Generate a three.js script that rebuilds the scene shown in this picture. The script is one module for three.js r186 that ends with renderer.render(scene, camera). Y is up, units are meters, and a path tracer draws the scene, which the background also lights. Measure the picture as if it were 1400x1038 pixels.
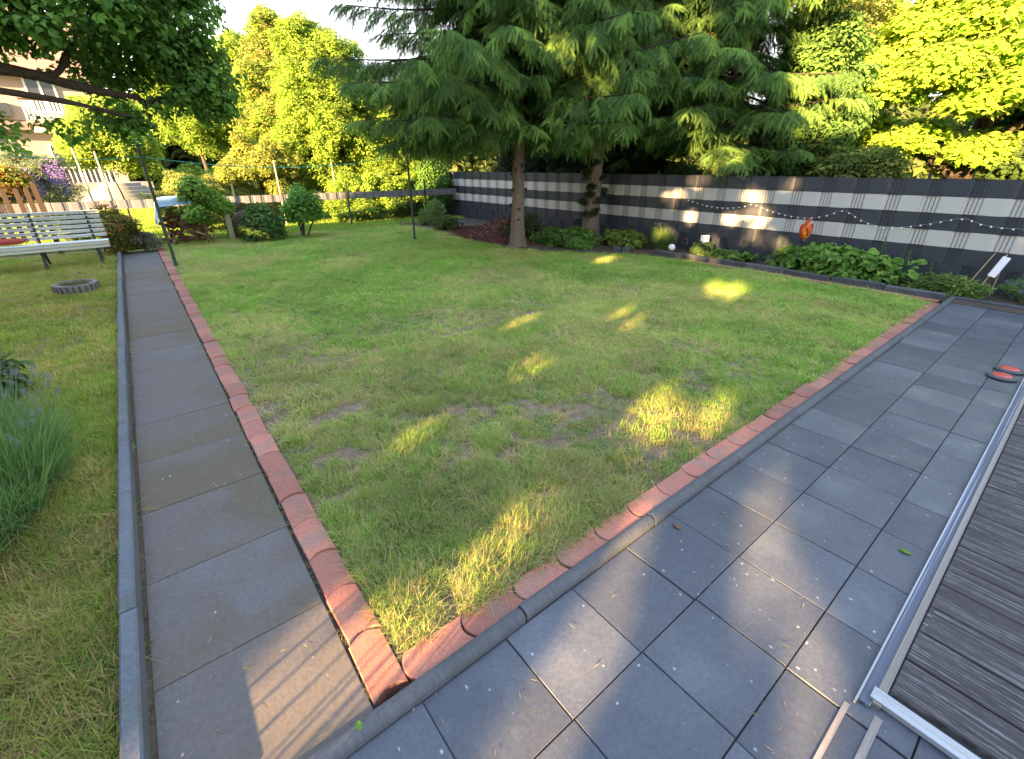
import * as THREE from 'three';
import { mergeGeometries } from 'three/addons/utils/BufferGeometryUtils.js';

// ============ camera, sky, sun, exposure ============
// garden axes: u runs along the terrace edge (x), v runs away along the path (-z), y is up
const scene = new THREE.Scene();
const camera = new THREE.PerspectiveCamera(80.55, 1400 / 1038, 0.05, 600);
camera.rotation.order = 'YXZ';
camera.position.set(-0.75, 1.82, 0.997);
camera.rotation.set(-0.447, -(Math.PI / 2 - 0.9005), -0.0041);

const SUN_AZ = 17.5 * Math.PI / 180, SUN_EL = 14 * Math.PI / 180;
const SKY_LEVEL = 0.163;
{
  const w = 256, h = 128, data = new Float32Array(w * h * 4);
  const hor = [1.9, 1.78, 1.62], zen = [0.72, 0.98, 1.5];
  for (let j = 0; j < h; j++) {
    const el = ((j + 0.5) / h - 0.5) * Math.PI, s = Math.max(0, Math.sin(el));
    const t = Math.pow(s, 0.55);
    for (let i = 0; i < w; i++) {
      const k = (j * w + i) * 4;
      for (let c = 0; c < 3; c++) data[k + c] = SKY_LEVEL * (el < 0 ? hor[c] * 0.4 : hor[c] + (zen[c] - hor[c]) * t);
      data[k + 3] = 1;
    }
  }
  const sky = new THREE.DataTexture(data, w, h, THREE.RGBAFormat, THREE.FloatType);
  sky.mapping = THREE.EquirectangularReflectionMapping;
  sky.magFilter = THREE.LinearFilter; sky.minFilter = THREE.LinearFilter; sky.needsUpdate = true;
  scene.background = sky; scene.environment = sky;
}
const sun = new THREE.DirectionalLight(new THREE.Color().setRGB(1.0, 0.62, 0.28), 5);
{
  const d = new THREE.Vector3(Math.cos(SUN_AZ) * Math.cos(SUN_EL), -Math.sin(SUN_EL), -Math.sin(SUN_AZ) * Math.cos(SUN_EL));
  sun.target.position.set(4, 0, -6);
  sun.position.copy(sun.target.position).addScaledVector(d, -60);
  sun.castShadow = true; sun.shadow.radius = 1.2; sun.shadow.mapSize.set(4096, 4096);
  Object.assign(sun.shadow.camera, { left: -32, right: 32, top: 25, bottom: -25, near: 1, far: 130 });
  scene.add(sun, sun.target);
}
const renderer = new THREE.WebGLRenderer({ antialias: true });
renderer.toneMapping = THREE.LinearToneMapping;
renderer.toneMappingExposure = 11.6;
renderer.shadowMap.enabled = true;

// ============ helpers ============
function rngOf(seed) { let a = seed >>> 0; return () => { a = (a + 0x6D2B79F5) | 0; let t = Math.imul(a ^ (a >>> 15), 1 | a); t = (t + Math.imul(t ^ (t >>> 7), 61 | t)) ^ t; return ((t ^ (t >>> 14)) >>> 0) / 4294967296; }; }
let rnd = rngOf(7);
const rr = (a, b) => a + (b - a) * rnd();
const V = (u, y, v) => new THREE.Vector3(u, y, -v);
const lerp = (a, b, t) => a + (b - a) * t, clamp = (x, a = 0, b = 1) => Math.min(b, Math.max(a, x));
const smooth = (a, b, x) => { const t = clamp((x - a) / (b - a)); return t * t * (3 - 2 * t); };
function hash(x, y, s) { let h = Math.imul(x, 374761393) + Math.imul(y, 668265263) + Math.imul(s, 1442695041); h = Math.imul(h ^ (h >>> 13), 1274126177); return ((h ^ (h >>> 16)) >>> 0) / 4294967296; }
function vnoise(x, y, s = 0, per = 0) {
  const xi = Math.floor(x), yi = Math.floor(y), fx = x - xi, fy = y - yi, w = (k) => per ? ((k % per) + per) % per : k;
  const sx = fx * fx * (3 - 2 * fx), sy = fy * fy * (3 - 2 * fy);
  return lerp(lerp(hash(w(xi), w(yi), s), hash(w(xi + 1), w(yi), s), sx), lerp(hash(w(xi), w(yi + 1), s), hash(w(xi + 1), w(yi + 1), s), sx), sy);
}
function fbm(x, y, s = 0, oct = 4, per = 0) { let a = 0, n = 0, k = 0.5; for (let o = 0; o < oct; o++) { a += k * vnoise(x, y, s + o * 17, per); n += k; k *= 0.5; x *= 2; y *= 2; per *= 2; } return a / n; }

const counts = {};
function numbered(name) { const n = counts[name] = (counts[name] ?? -1) + 1; return n ? `${name}_${String(n).padStart(3, '0')}` : name; }
function tag(o, label, category, group, kind) { o.userData = { label, category }; if (group) o.userData.group = group; if (kind) o.userData.kind = kind; return o; }
function thing(name, label, category, [u, y, v] = [0, 0, 0], turn = 0, group) {
  const o = new THREE.Group(); o.name = numbered(name); o.position.set(u, y, -v); o.rotation.y = turn; scene.add(o);
  return tag(o, label, category, group);
}
function structure(name, label) { const o = new THREE.Group(); o.name = numbered(name); scene.add(o); o.userData = { kind: 'structure' }; if (label) o.userData.label = label; return o; }
function mesh(name, geo, mat, parent = scene) { const m = new THREE.Mesh(Array.isArray(geo) ? mergeGeometries(geo.map(plain)) : geo, mat); m.name = name; m.castShadow = m.receiveShadow = true; parent.add(m); return m; }
function plain(g) { const n = g.index ? g.toNonIndexed() : g; for (const k of Object.keys(n.attributes)) if (!['position', 'normal', 'uv'].includes(k)) n.deleteAttribute(k); if (!n.attributes.uv) n.setAttribute('uv', new THREE.BufferAttribute(new Float32Array(n.attributes.position.count * 2), 2)); return n; }
function ground(name, geo, mat, label) { const m = mesh(name, geo, mat); m.userData = { kind: 'structure' }; if (label) m.userData.label = label; return m; }
const box = (w, h, d, u = 0, y = 0, v = 0) => new THREE.BoxGeometry(w, h, d).translate(u, y, -v);
const _m4 = new THREE.Matrix4(), _q = new THREE.Quaternion(), _s = new THREE.Vector3(), _e = new THREE.Euler();
function copies(name, geo, mat, list, parent, colors = true) {   // list of {p:Vector3, q:Quaternion, s:number, c:[r,g,b]}
  const m = new THREE.InstancedMesh(geo, mat, list.length), col = new THREE.Color();
  list.forEach((o, i) => { _m4.compose(o.p, o.q, typeof o.s === 'number' ? _s.set(o.s, o.s, o.s) : _s.copy(o.s)); m.setMatrixAt(i, _m4); if (colors && o.c) m.setColorAt(i, col.setRGB(...o.c)); });
  m.name = name; m.userData.kind = 'stuff'; m.castShadow = m.receiveShadow = true; (parent ?? scene).add(m); return m;
}
class Tri {   // loose triangles
  constructor() { this.p = []; this.n = []; this.uv = []; }
  tri(a, b, c) {
    const ux = b[0] - a[0], uy = b[1] - a[1], uz = b[2] - a[2], vx = c[0] - a[0], vy = c[1] - a[1], vz = c[2] - a[2];
    let x = uy * vz - uz * vy, y = uz * vx - ux * vz, z = ux * vy - uy * vx; const l = Math.hypot(x, y, z) || 1; x /= l; y /= l; z /= l;
    this.p.push(...a, ...b, ...c); this.n.push(x, y, z, x, y, z, x, y, z); this.uv.push(0, 0, 1, 0, 0.5, 1);
  }
  build() { const g = new THREE.BufferGeometry(); g.setAttribute('position', new THREE.Float32BufferAttribute(this.p, 3)); g.setAttribute('normal', new THREE.Float32BufferAttribute(this.n, 3)); g.setAttribute('uv', new THREE.Float32BufferAttribute(this.uv, 2)); return g; }
}
function limb(points, r0, r1, segs = 12, rad = 8, wob = 0.12, seed = 1, uvs = 2) {   // a tapering, slightly knobbly tube
  const curve = new THREE.CatmullRomCurve3(points), fr = curve.computeFrenetFrames(segs, false), pos = [], uv = [], idx = [], len = curve.getLength();
  for (let i = 0; i <= segs; i++) {
    const t = i / segs, c = curve.getPoint(t), r = lerp(r0, r1, t);
    for (let j = 0; j <= rad; j++) {
      const a = j / rad * Math.PI * 2, k = 1 + wob * (2 * vnoise((j % rad) * 1.7 + seed * 9, t * len * 6, seed) - 1);
      const d = fr.normals[i].clone().multiplyScalar(Math.cos(a)).addScaledVector(fr.binormals[i], Math.sin(a));
      pos.push(c.x + d.x * r * k, c.y + d.y * r * k, c.z + d.z * r * k); uv.push(j / rad * Math.max(1, Math.round(r0 * 6.3 * uvs)) , t * len * uvs);
      if (i < segs && j < rad) { const q = i * (rad + 1) + j; idx.push(q, q + 1, q + rad + 1, q + 1, q + rad + 2, q + rad + 1); }
    }
  }
  const g = new THREE.BufferGeometry(); g.setAttribute('position', new THREE.Float32BufferAttribute(pos, 3)); g.setAttribute('uv', new THREE.Float32BufferAttribute(uv, 2)); g.setIndex(idx); g.computeVertexNormals(); return g;
}
function rod(a, b, r, sides = 6) { const d = b.clone().sub(a), g = new THREE.CylinderGeometry(r, r, d.length(), sides); g.applyQuaternion(new THREE.Quaternion().setFromUnitVectors(new THREE.Vector3(0, 1, 0), d.clone().normalize())); return g.translate((a.x + b.x) / 2, (a.y + b.y) / 2, (a.z + b.z) / 2); }
function slab(w, h, d, c, ou = 0, ov = 0, tilt = null) {   // chamfered block, top at y=0, uv in metres
  const T = new Tri(), a = w / 2, b = d / 2, P = (x, y, z) => [x, y, z];
  const top = [P(-a + c, 0, b - c), P(a - c, 0, b - c), P(a - c, 0, -b + c), P(-a + c, 0, -b + c)], mid = [P(-a, -c, b), P(a, -c, b), P(a, -c, -b), P(-a, -c, -b)], bot = mid.map((p) => [p[0], -h, p[2]]);
  const quad = (p, q, r, s) => { T.tri(p, q, r); T.tri(p, r, s); };
  quad(...top);
  for (let i = 0; i < 4; i++) { const j = (i + 1) % 4; quad(mid[i], mid[j], top[j], top[i]); quad(bot[i], bot[j], mid[j], mid[i]); }
  const g = T.build(), pos = g.attributes.position, uv = g.attributes.uv;
  for (let i = 0; i < pos.count; i++) uv.setXY(i, pos.getX(i) + ou, pos.getZ(i) + pos.getY(i) + ov);
  return g;
}
function sheet(pts, y, cell = 0, bump = null) {   // a flat polygon in (u, v), uv in metres
  const s = new THREE.Shape(pts.map(([u, v]) => new THREE.Vector2(u, v))), g = new THREE.ShapeGeometry(s), p = g.attributes.position;
  for (let i = 0; i < p.count; i++) p.setXYZ(i, p.getX(i), y, -p.getY(i));
  const uv = g.attributes.uv; for (let i = 0; i < p.count; i++) uv.setXY(i, p.getX(i), -p.getZ(i));
  g.computeVertexNormals(); return g;
}
function field(u0, u1, v0, v1, nu, nv, hf) {   // a gridded ground patch
  const pos = [], uv = [], idx = [];
  for (let j = 0; j <= nv; j++) for (let i = 0; i <= nu; i++) { const u = lerp(u0, u1, i / nu), v = lerp(v0, v1, j / nv); pos.push(u, hf(u, v), -v); uv.push(u, v); if (i < nu && j < nv) { const q = j * (nu + 1) + i; idx.push(q, q + 1, q + nu + 2, q, q + nu + 2, q + nu + 1); } }
  const g = new THREE.BufferGeometry(); g.setAttribute('position', new THREE.Float32BufferAttribute(pos, 3)); g.setAttribute('uv', new THREE.Float32BufferAttribute(uv, 2)); g.setIndex(idx); g.computeVertexNormals(); return g;
}
function inPoly(x, y, P) { let c = false; for (let i = 0, j = P.length - 1; i < P.length; j = i++) { const [xi, yi] = P[i], [xj, yj] = P[j]; if ((yi > y) !== (yj > y) && x < (xj - xi) * (y - yi) / (yj - yi) + xi) c = !c; } return c; }

// ---- textures ----
function tex(n, metres, fn, srgb = true) {   // tiling texture; fn(x, y in 0..1, tiling noise) -> [r,g,b] linear 0..1 or a grey
  const d = new Uint8Array(n * n * 4), enc = (x) => { x = clamp(x); return Math.round(255 * (srgb ? (x <= 0.0031308 ? 12.92 * x : 1.055 * Math.pow(x, 1 / 2.4) - 0.055) : x)); };
  for (let j = 0; j < n; j++) for (let i = 0; i < n; i++) { let c = fn(i / n, j / n); if (typeof c === 'number') c = [c, c, c]; const k = (j * n + i) * 4; d[k] = enc(c[0]); d[k + 1] = enc(c[1]); d[k + 2] = enc(c[2]); d[k + 3] = 255; }
  const t = new THREE.DataTexture(d, n, n); t.wrapS = t.wrapT = THREE.RepeatWrapping; t.magFilter = THREE.LinearFilter; t.minFilter = THREE.LinearMipmapLinearFilter; t.generateMipmaps = true;
  if (srgb) t.colorSpace = THREE.SRGBColorSpace; t.repeat.set(1 / metres, 1 / metres); t.needsUpdate = true; return t;
}
const N = (x, y, f, s, o = 4) => fbm(x * f, y * f, s, o, f);
const mix3 = (a, b, t) => [lerp(a[0], b[0], t), lerp(a[1], b[1], t), lerp(a[2], b[2], t)];
function specks(seed, count, r0, r1) { const r = rngOf(seed), L = []; for (let i = 0; i < count; i++) L.push([r(), r(), lerp(r0, r1, r() ** 3), 0.6 + r() * 0.8, r() * 3]); return (x, y) => { let m = 0; for (const [a, b, q, k, w] of L) { let dx = Math.abs(x - a), dy = Math.abs(y - b); if (dx > 0.5) dx = 1 - dx; if (dy > 0.5) dy = 1 - dy; if (dx < q * 2 && dy < q * 2) { const d = Math.hypot(dx * k, dy / k) / q; m = Math.max(m, 1 - smooth(0.6, 1, d)); } } return m; }; }

const patioSpeck = specks(3, 420, 0.0004, 0.0034);
const texPatio = tex(1024, 2.4, (x, y) => {
  const big = N(x, y, 5, 1, 4), stain = smooth(0.52, 0.75, N(x, y, 4, 9, 4)), fine = N(x, y, 220, 4, 2), sm = smooth(0.55, 0.8, N(x, y, 8, 31, 5));
  let c = mix3([0.066, 0.075, 0.092], [0.1, 0.113, 0.136], big);
  c = mix3(c, [0.128, 0.14, 0.158], stain * 0.55); c = mix3(c, [0.155, 0.17, 0.18], sm * 0.5); const f = 0.8 + 0.4 * fine; c = c.map((k) => k * f);
  return mix3(c, [0.5, 0.5, 0.48], patioSpeck(x, y) * 0.75);
});
const texPatioRough = tex(512, 2.4, (x, y) => 0.5 + 0.3 * N(x, y, 6, 12, 5), false);
const texGrain = tex(512, 0.7, (x, y) => 0.6 * N(x, y, 90, 5, 2) + 0.4 * N(x, y, 24, 8, 3), false);
const pathSpeck = specks(5, 200, 0.0006, 0.0032);
const texPath = tex(1024, 2.7, (x, y) => {
  const a = smooth(0.38, 0.66, N(x, y, 3, 21, 5)), b = smooth(0.5, 0.68, N(x, y, 7, 24, 5)), fine = N(x, y, 240, 4, 2);
  let c = mix3([0.108, 0.103, 0.1], [0.1, 0.088, 0.056], a); c = mix3(c, [0.13, 0.132, 0.15], b * 0.55 * (1 - a * 0.5)); const f = 0.82 + 0.36 * fine; c = c.map((k) => k * f);
  return mix3(c, [0.5, 0.5, 0.45], pathSpeck(x, y) * 0.7);
});
const texBrick = tex(512, 1.1, (x, y) => { const a = N(x, y, 5, 41, 4), b = smooth(0.55, 0.75, N(x, y, 9, 44, 4)), f = 0.78 + 0.44 * N(x, y, 150, 45, 2); let c = mix3([0.26, 0.1, 0.07], [0.34, 0.145, 0.1], a); c = mix3(c, [0.2, 0.125, 0.1], b * 0.7); return c.map((k) => k * f); });
const texStone = tex(512, 1.3, (x, y) => { const a = N(x, y, 5, 51, 5), m = smooth(0.5, 0.72, N(x, y, 6, 57, 4)), f = 0.75 + 0.5 * N(x, y, 160, 52, 2); let c = mix3([0.1, 0.108, 0.12], [0.17, 0.175, 0.18], a); c = mix3(c, [0.1, 0.11, 0.075], m * 0.5); return c.map((k) => k * f); });
const texSoil = tex(512, 1.0, (x, y) => { const a = N(x, y, 6, 61, 5), f = 0.5 + 1.0 * N(x, y, 60, 63, 3); return mix3([0.05, 0.036, 0.025], [0.115, 0.09, 0.065], a).map((k) => k * f); });
const texThatch = tex(1024, 2.2, (x, y) => { const a = N(x, y, 5, 71, 5), b = N(x, y, 40, 73, 3), g = smooth(0.45, 0.62, N(x, y, 9, 75, 4)); let c = mix3([0.11, 0.08, 0.05], [0.19, 0.142, 0.088], a); c = mix3(c, [0.085, 0.1, 0.025], g * 0.7); return c.map((k) => k * (0.5 + b)); });
const texBark = tex(512, 1, (x, y) => { const n = N(x, y, 10, 81, 4), pl = N(x + 0.04 * n, y * 0.5, 22, 83, 3), m = smooth(0.5, 0.8, N(x, y, 6, 87, 3)); let c = mix3([0.065, 0.048, 0.038], [0.19, 0.155, 0.125], pl); return mix3(c, [0.12, 0.125, 0.09], m * 0.35); });
const texBarkBump = tex(512, 1, (x, y) => { const n = N(x, y, 10, 81, 4), pl = N(x + 0.04 * n, y * 0.5, 22, 83, 3); return 0.7 * pl + 0.3 * N(x, y, 50, 84, 2); }, false);
const texWood = tex(256, 0.5, (x, y) => { const g = N(x, y * 0.1, 30, 91, 3); return mix3([0.62, 0.62, 0.56], [0.8, 0.8, 0.74], g); });
const texDeck = tex(1024, 1.2, (x, y) => { // streaky weathered dark boards, streaks run along x
  const s = vnoise(x * 4, y * 300, 101, 0) * 0.55 + 0.25 * vnoise(x * 11, y * 500, 103, 0) + 0.2 * vnoise(x * 60, y * 300, 104, 0), k = smooth(0.5, 0.95, s), g = vnoise(x * 3, y * 60, 105);
  return mix3(mix3([0.022, 0.021, 0.022], [0.05, 0.047, 0.047], g), [0.26, 0.265, 0.27], k * 0.8);
});
const texBitumen = tex(512, 1.4, (x, y) => { const w = N(x, y, 6, 111, 5); return mix3([0.07, 0.085, 0.12], [0.3, 0.33, 0.42], smooth(0.45, 0.72, w)); });
const texRender = tex(256, 3, (x, y) => { const a = N(x, y, 6, 121, 4); return mix3([0.3, 0.235, 0.185], [0.37, 0.29, 0.23], a); });
const texRoof = tex(256, 2, (x, y) => mix3([0.16, 0.1, 0.08], [0.27, 0.17, 0.13], N(x, y, 16, 131, 4)));

// ---- materials ----
const std = (o) => new THREE.MeshStandardMaterial({ roughness: 0.8, metalness: 0, ...o });
const rgb = (r, g, b) => new THREE.Color().setRGB(r, g, b);
const M = {
  patio: std({ map: texPatio, roughnessMap: texPatioRough, roughness: 0.85, bumpMap: texGrain, bumpScale: 0.0006 }),
  path: std({ map: texPath, color: rgb(0.86, 0.8, 0.74), roughness: 0.75, bumpMap: texGrain, bumpScale: 0.0007 }),
  brick: std({ map: texBrick, roughness: 0.85, bumpMap: texGrain, bumpScale: 0.0012 }),
  stone: std({ map: texStone, color: rgb(0.56, 0.57, 0.58), roughness: 0.85, bumpMap: texGrain, bumpScale: 0.0012 }),
  darkStone: std({ map: texStone, color: rgb(0.42, 0.44, 0.46), roughness: 0.85, bumpMap: texGrain, bumpScale: 0.004 }),
  kerb: std({ map: texStone, color: rgb(0.7, 0.77, 0.82), roughness: 0.8, bumpMap: texGrain, bumpScale: 0.0012 }),
  joint: std({ color: rgb(0.022, 0.022, 0.022), roughness: 1 }),
  soil: std({ map: texSoil, color: rgb(0.75, 0.7, 0.62), roughness: 1, bumpMap: texSoil, bumpScale: 0.02 }),
  thatch: std({ map: texThatch, roughness: 1, bumpMap: texThatch, bumpScale: 0.015 }),
  farGround: std({ map: texThatch, color: rgb(1.0, 1.6, 0.7), roughness: 1 }),
  bark: std({ map: texBark, color: rgb(1.5, 1.4, 1.3), roughness: 0.95, bumpMap: texBarkBump, bumpScale: 0.03 }),
  darkBark: std({ map: texBark, color: rgb(0.5, 0.45, 0.42), roughness: 0.95, bumpMap: texBarkBump, bumpScale: 0.02 }),
  twig: std({ color: rgb(0.16, 0.105, 0.07), roughness: 0.95 }),
  whitePaint: std({ map: texWood, color: rgb(0.86, 0.9, 0.9), roughness: 0.6 }),
  iron: std({ color: rgb(0.03, 0.032, 0.034), roughness: 0.6 }),
  greenMetal: std({ color: rgb(0.03, 0.05, 0.035), roughness: 0.5 }),
  anthracite: std({ color: rgb(0.028, 0.032, 0.037), roughness: 0.5 }),
  stripDark: std({ color: rgb(0.046, 0.051, 0.062), roughness: 0.42 }),
  stripLight: std({ color: rgb(0.52, 0.5, 0.455), roughness: 0.5 }),
  stripGrey: std({ color: rgb(0.18, 0.18, 0.19), roughness: 0.5 }),
  tealCord: std({ color: rgb(0.05, 0.42, 0.3), roughness: 0.6 }),
  cord: std({ color: rgb(0.3, 0.3, 0.28), roughness: 0.6 }),
  whiteBall: std({ color: rgb(0.75, 0.74, 0.7), roughness: 0.35 }),
  whitePlastic: std({ color: rgb(0.75, 0.76, 0.78), roughness: 0.4 }),
  blackPlastic: std({ color: rgb(0.02, 0.02, 0.022), roughness: 0.4 }),
  lens: std({ color: rgb(0.45, 0.47, 0.5), roughness: 0.2 }),
  bamboo: std({ color: rgb(0.5, 0.4, 0.2), roughness: 0.6 }),
  paleStake: std({ color: rgb(0.42, 0.42, 0.25), roughness: 0.7 }),
  fenceWood: std({ color: rgb(0.045, 0.028, 0.02), roughness: 0.85 }),
  redFabric: std({ color: rgb(0.3, 0.04, 0.03), roughness: 0.95 }),
  mulch: std({ color: rgb(0.085, 0.032, 0.02), roughness: 1, bumpMap: texSoil, bumpScale: 0.03 }),
  chip: std({ color: rgb(1, 1, 1), roughness: 1 }),
  concrete: std({ map: texStone, color: rgb(1.5, 1.4, 1.25), roughness: 0.9, bumpMap: texGrain, bumpScale: 0.004 }),
  tarp: new THREE.MeshPhysicalMaterial({ color: rgb(0.22, 0.36, 0.45), roughness: 0.35 }),
  log: std({ map: texBark, color: rgb(1.5, 0.95, 0.7), roughness: 1 }),
  render: std({ map: texRender, roughness: 0.95 }), roof: std({ map: texRoof, roughness: 0.9 }), greyRoof: std({ map: texRoof, color: rgb(0.75, 0.85, 0.95), roughness: 0.9 }),
  pane: std({ color: rgb(0.03, 0.035, 0.04), roughness: 0.08 }), awning: std({ color: rgb(0.75, 0.6, 0.48), roughness: 0.9 }),
  deck: std({ map: texDeck, color: rgb(0.95, 0.88, 0.88), roughness: 0.8 }), bitumen: std({ map: texBitumen, roughness: 0.6 }), beige: std({ map: texStone, color: rgb(1.7, 1.45, 1.25), roughness: 0.9 }), profile: std({ map: texStone, color: rgb(2.6, 2.6, 2.7), roughness: 0.75 }),
  redGlass: std({ color: rgb(0.42, 0.045, 0.035), roughness: 0.3 }),
  flameRed: new THREE.MeshPhysicalMaterial({ color: rgb(0.6, 0.06, 0.02), roughness: 0.25, transmission: 0.3, thickness: 0 }),
  flameOrange: new THREE.MeshPhysicalMaterial({ color: rgb(0.85, 0.26, 0.03), roughness: 0.25, transmission: 0.3, thickness: 0 }),
  flameYellow: new THREE.MeshPhysicalMaterial({ color: rgb(0.9, 0.6, 0.05), roughness: 0.25, transmission: 0.3, thickness: 0 }),
  purple: new THREE.MeshPhysicalMaterial({ color: rgb(0.3, 0.16, 0.6), roughness: 0.9, transmission: 0.25, thickness: 0 }),
};
const leafMat = (r, g, b, t = 0.4, rough = 0.55) => new THREE.MeshPhysicalMaterial({ color: rgb(r, g, b), roughness: 0.9, specularIntensity: 0.3, transmission: t, thickness: 0, side: THREE.DoubleSide });
const LM = leafMat(1, 1, 1, 0.5), GM = leafMat(1, 1, 1, 0.42), NM = leafMat(1, 1, 1, 0.15);

// ============ ground ============
const LAWN = [[-0.395, 0.17], [8.02, 0.17], [8.03, 3.4], [7.98, 4.7], [7.6, 5.5], [6.6, 6.9], [6.2, 7.8], [6.05, 8.8], [6.25, 10.2], [6.4, 11.4], [6.4, 12.9], [6.3, 14.0], [-0.395, 14.0]];
ground('ground', sheet([[-260, -260], [260, -260], [260, 260], [-260, 260]], -0.09), M.farGround);
const lawnBump = (u, v) => 0.018 * (fbm(u * 1.3, v * 1.3, 5, 3) - 0.5) - 0.012;
{
  const g = field(-0.395, 8.05, 0.17, 14.4, 60, 100, lawnBump);
  ground('lawn', g, M.thatch);
  ground('left_lawn', field(-9, -1.275, -1.2, 15, 50, 90, (u, v) => 0.05 * (fbm(u * 1.1, v * 1.1, 8, 3) - 0.5) - 0.005), M.thatch);
  ground('flower_bed', sheet([[8.15, -1.25], [9.8, -1.25], [9.8, 16.4], [6.4, 16.4], [6.25, 14.0], [6.35, 12.9], [6.35, 11.4], [6.2, 10.2], [6.0, 8.8], [6.15, 7.8], [6.55, 6.9], [7.55, 5.5], [7.95, 4.7]], 0.004), M.soil);
  ground('neighbour_lawn', sheet([[-14, 14.1], [9, 14.1], [9, 60], [-14, 60]], -0.05), M.farGround);
}
const grassField = (u, v) => {   // 0 bare .. 1 lush, and dryness
  const bare = smooth(0.5, 0.68, fbm(u * 1.1 + 3, v * 1.1, 3, 4)) * smooth(4.6, 2.2, Math.hypot((u - 1.5) * 0.75, (v - 1.6)));
  const worn = [[1.35, 1.35, 0.5], [0.95, 1.7, 0.4], [1.9, 1.2, 0.42], [0.55, 1.9, 0.3], [2.7, 2.6, 0.25], [1.6, 0.75, 0.28], [0.6, 1.25, 0.25], [1.1, 0.95, 0.22]].reduce((m, [a, b, r]) => Math.max(m, 1 - smooth(0.4, 1.1, Math.hypot(u - a, v - b) / r)), 0);
  const lush = clamp(1.05 - 0.45 * bare - 0.7 * worn * (0.3 + 1.0 * fbm(u * 6, v * 6, 9, 2)) - 0.45 * smooth(0.48, 0.66, fbm(u * 5, v * 5, 19, 3)) * smooth(6, 2.5, Math.hypot(u, v)));
  const dry = clamp(smooth(0.35, 0.68, fbm(u * 0.9, v * 0.7, 15, 4)) * 0.9 + 0.5 * worn + 0.35 * smooth(5, 1.5, Math.hypot(u - 0.3, v - 0.6)));
  return [lush, dry];
};
function tuft(n, len, wid, spread, flop, seed, fold = true) {
  const r = rngOf(seed), T = new Tri();
  for (let i = 0; i < n; i++) {
    const a = r() * 6.283, d = spread * Math.sqrt(r()), x = Math.cos(a) * d, z = Math.sin(a) * d, b = r() * 6.283, l = len * (0.5 + 0.6 * r()), w = wid * (0.7 + 0.6 * r()), f = flop * (0.3 + r());
    const dx = Math.cos(b), dz = Math.sin(b), px = -dz * w / 2, pz = dx * w / 2;
    const p = (t) => [x + dx * l * f * t * t, l * t * (1 - 0.35 * f * t), z + dz * l * f * t * t];
    const A = p(0), B = p(0.5), C = p(1);
    const a1 = [A[0] - px, A[1], A[2] - pz], a2 = [A[0] + px, A[1], A[2] + pz], b1 = [B[0] - px * 0.8, B[1], B[2] - pz * 0.8], b2 = [B[0] + px * 0.8, B[1], B[2] + pz * 0.8];
    T.tri(a1, a2, b2); T.tri(a1, b2, b1); T.tri(b1, b2, C);
  }
  return T.build();
}
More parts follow.
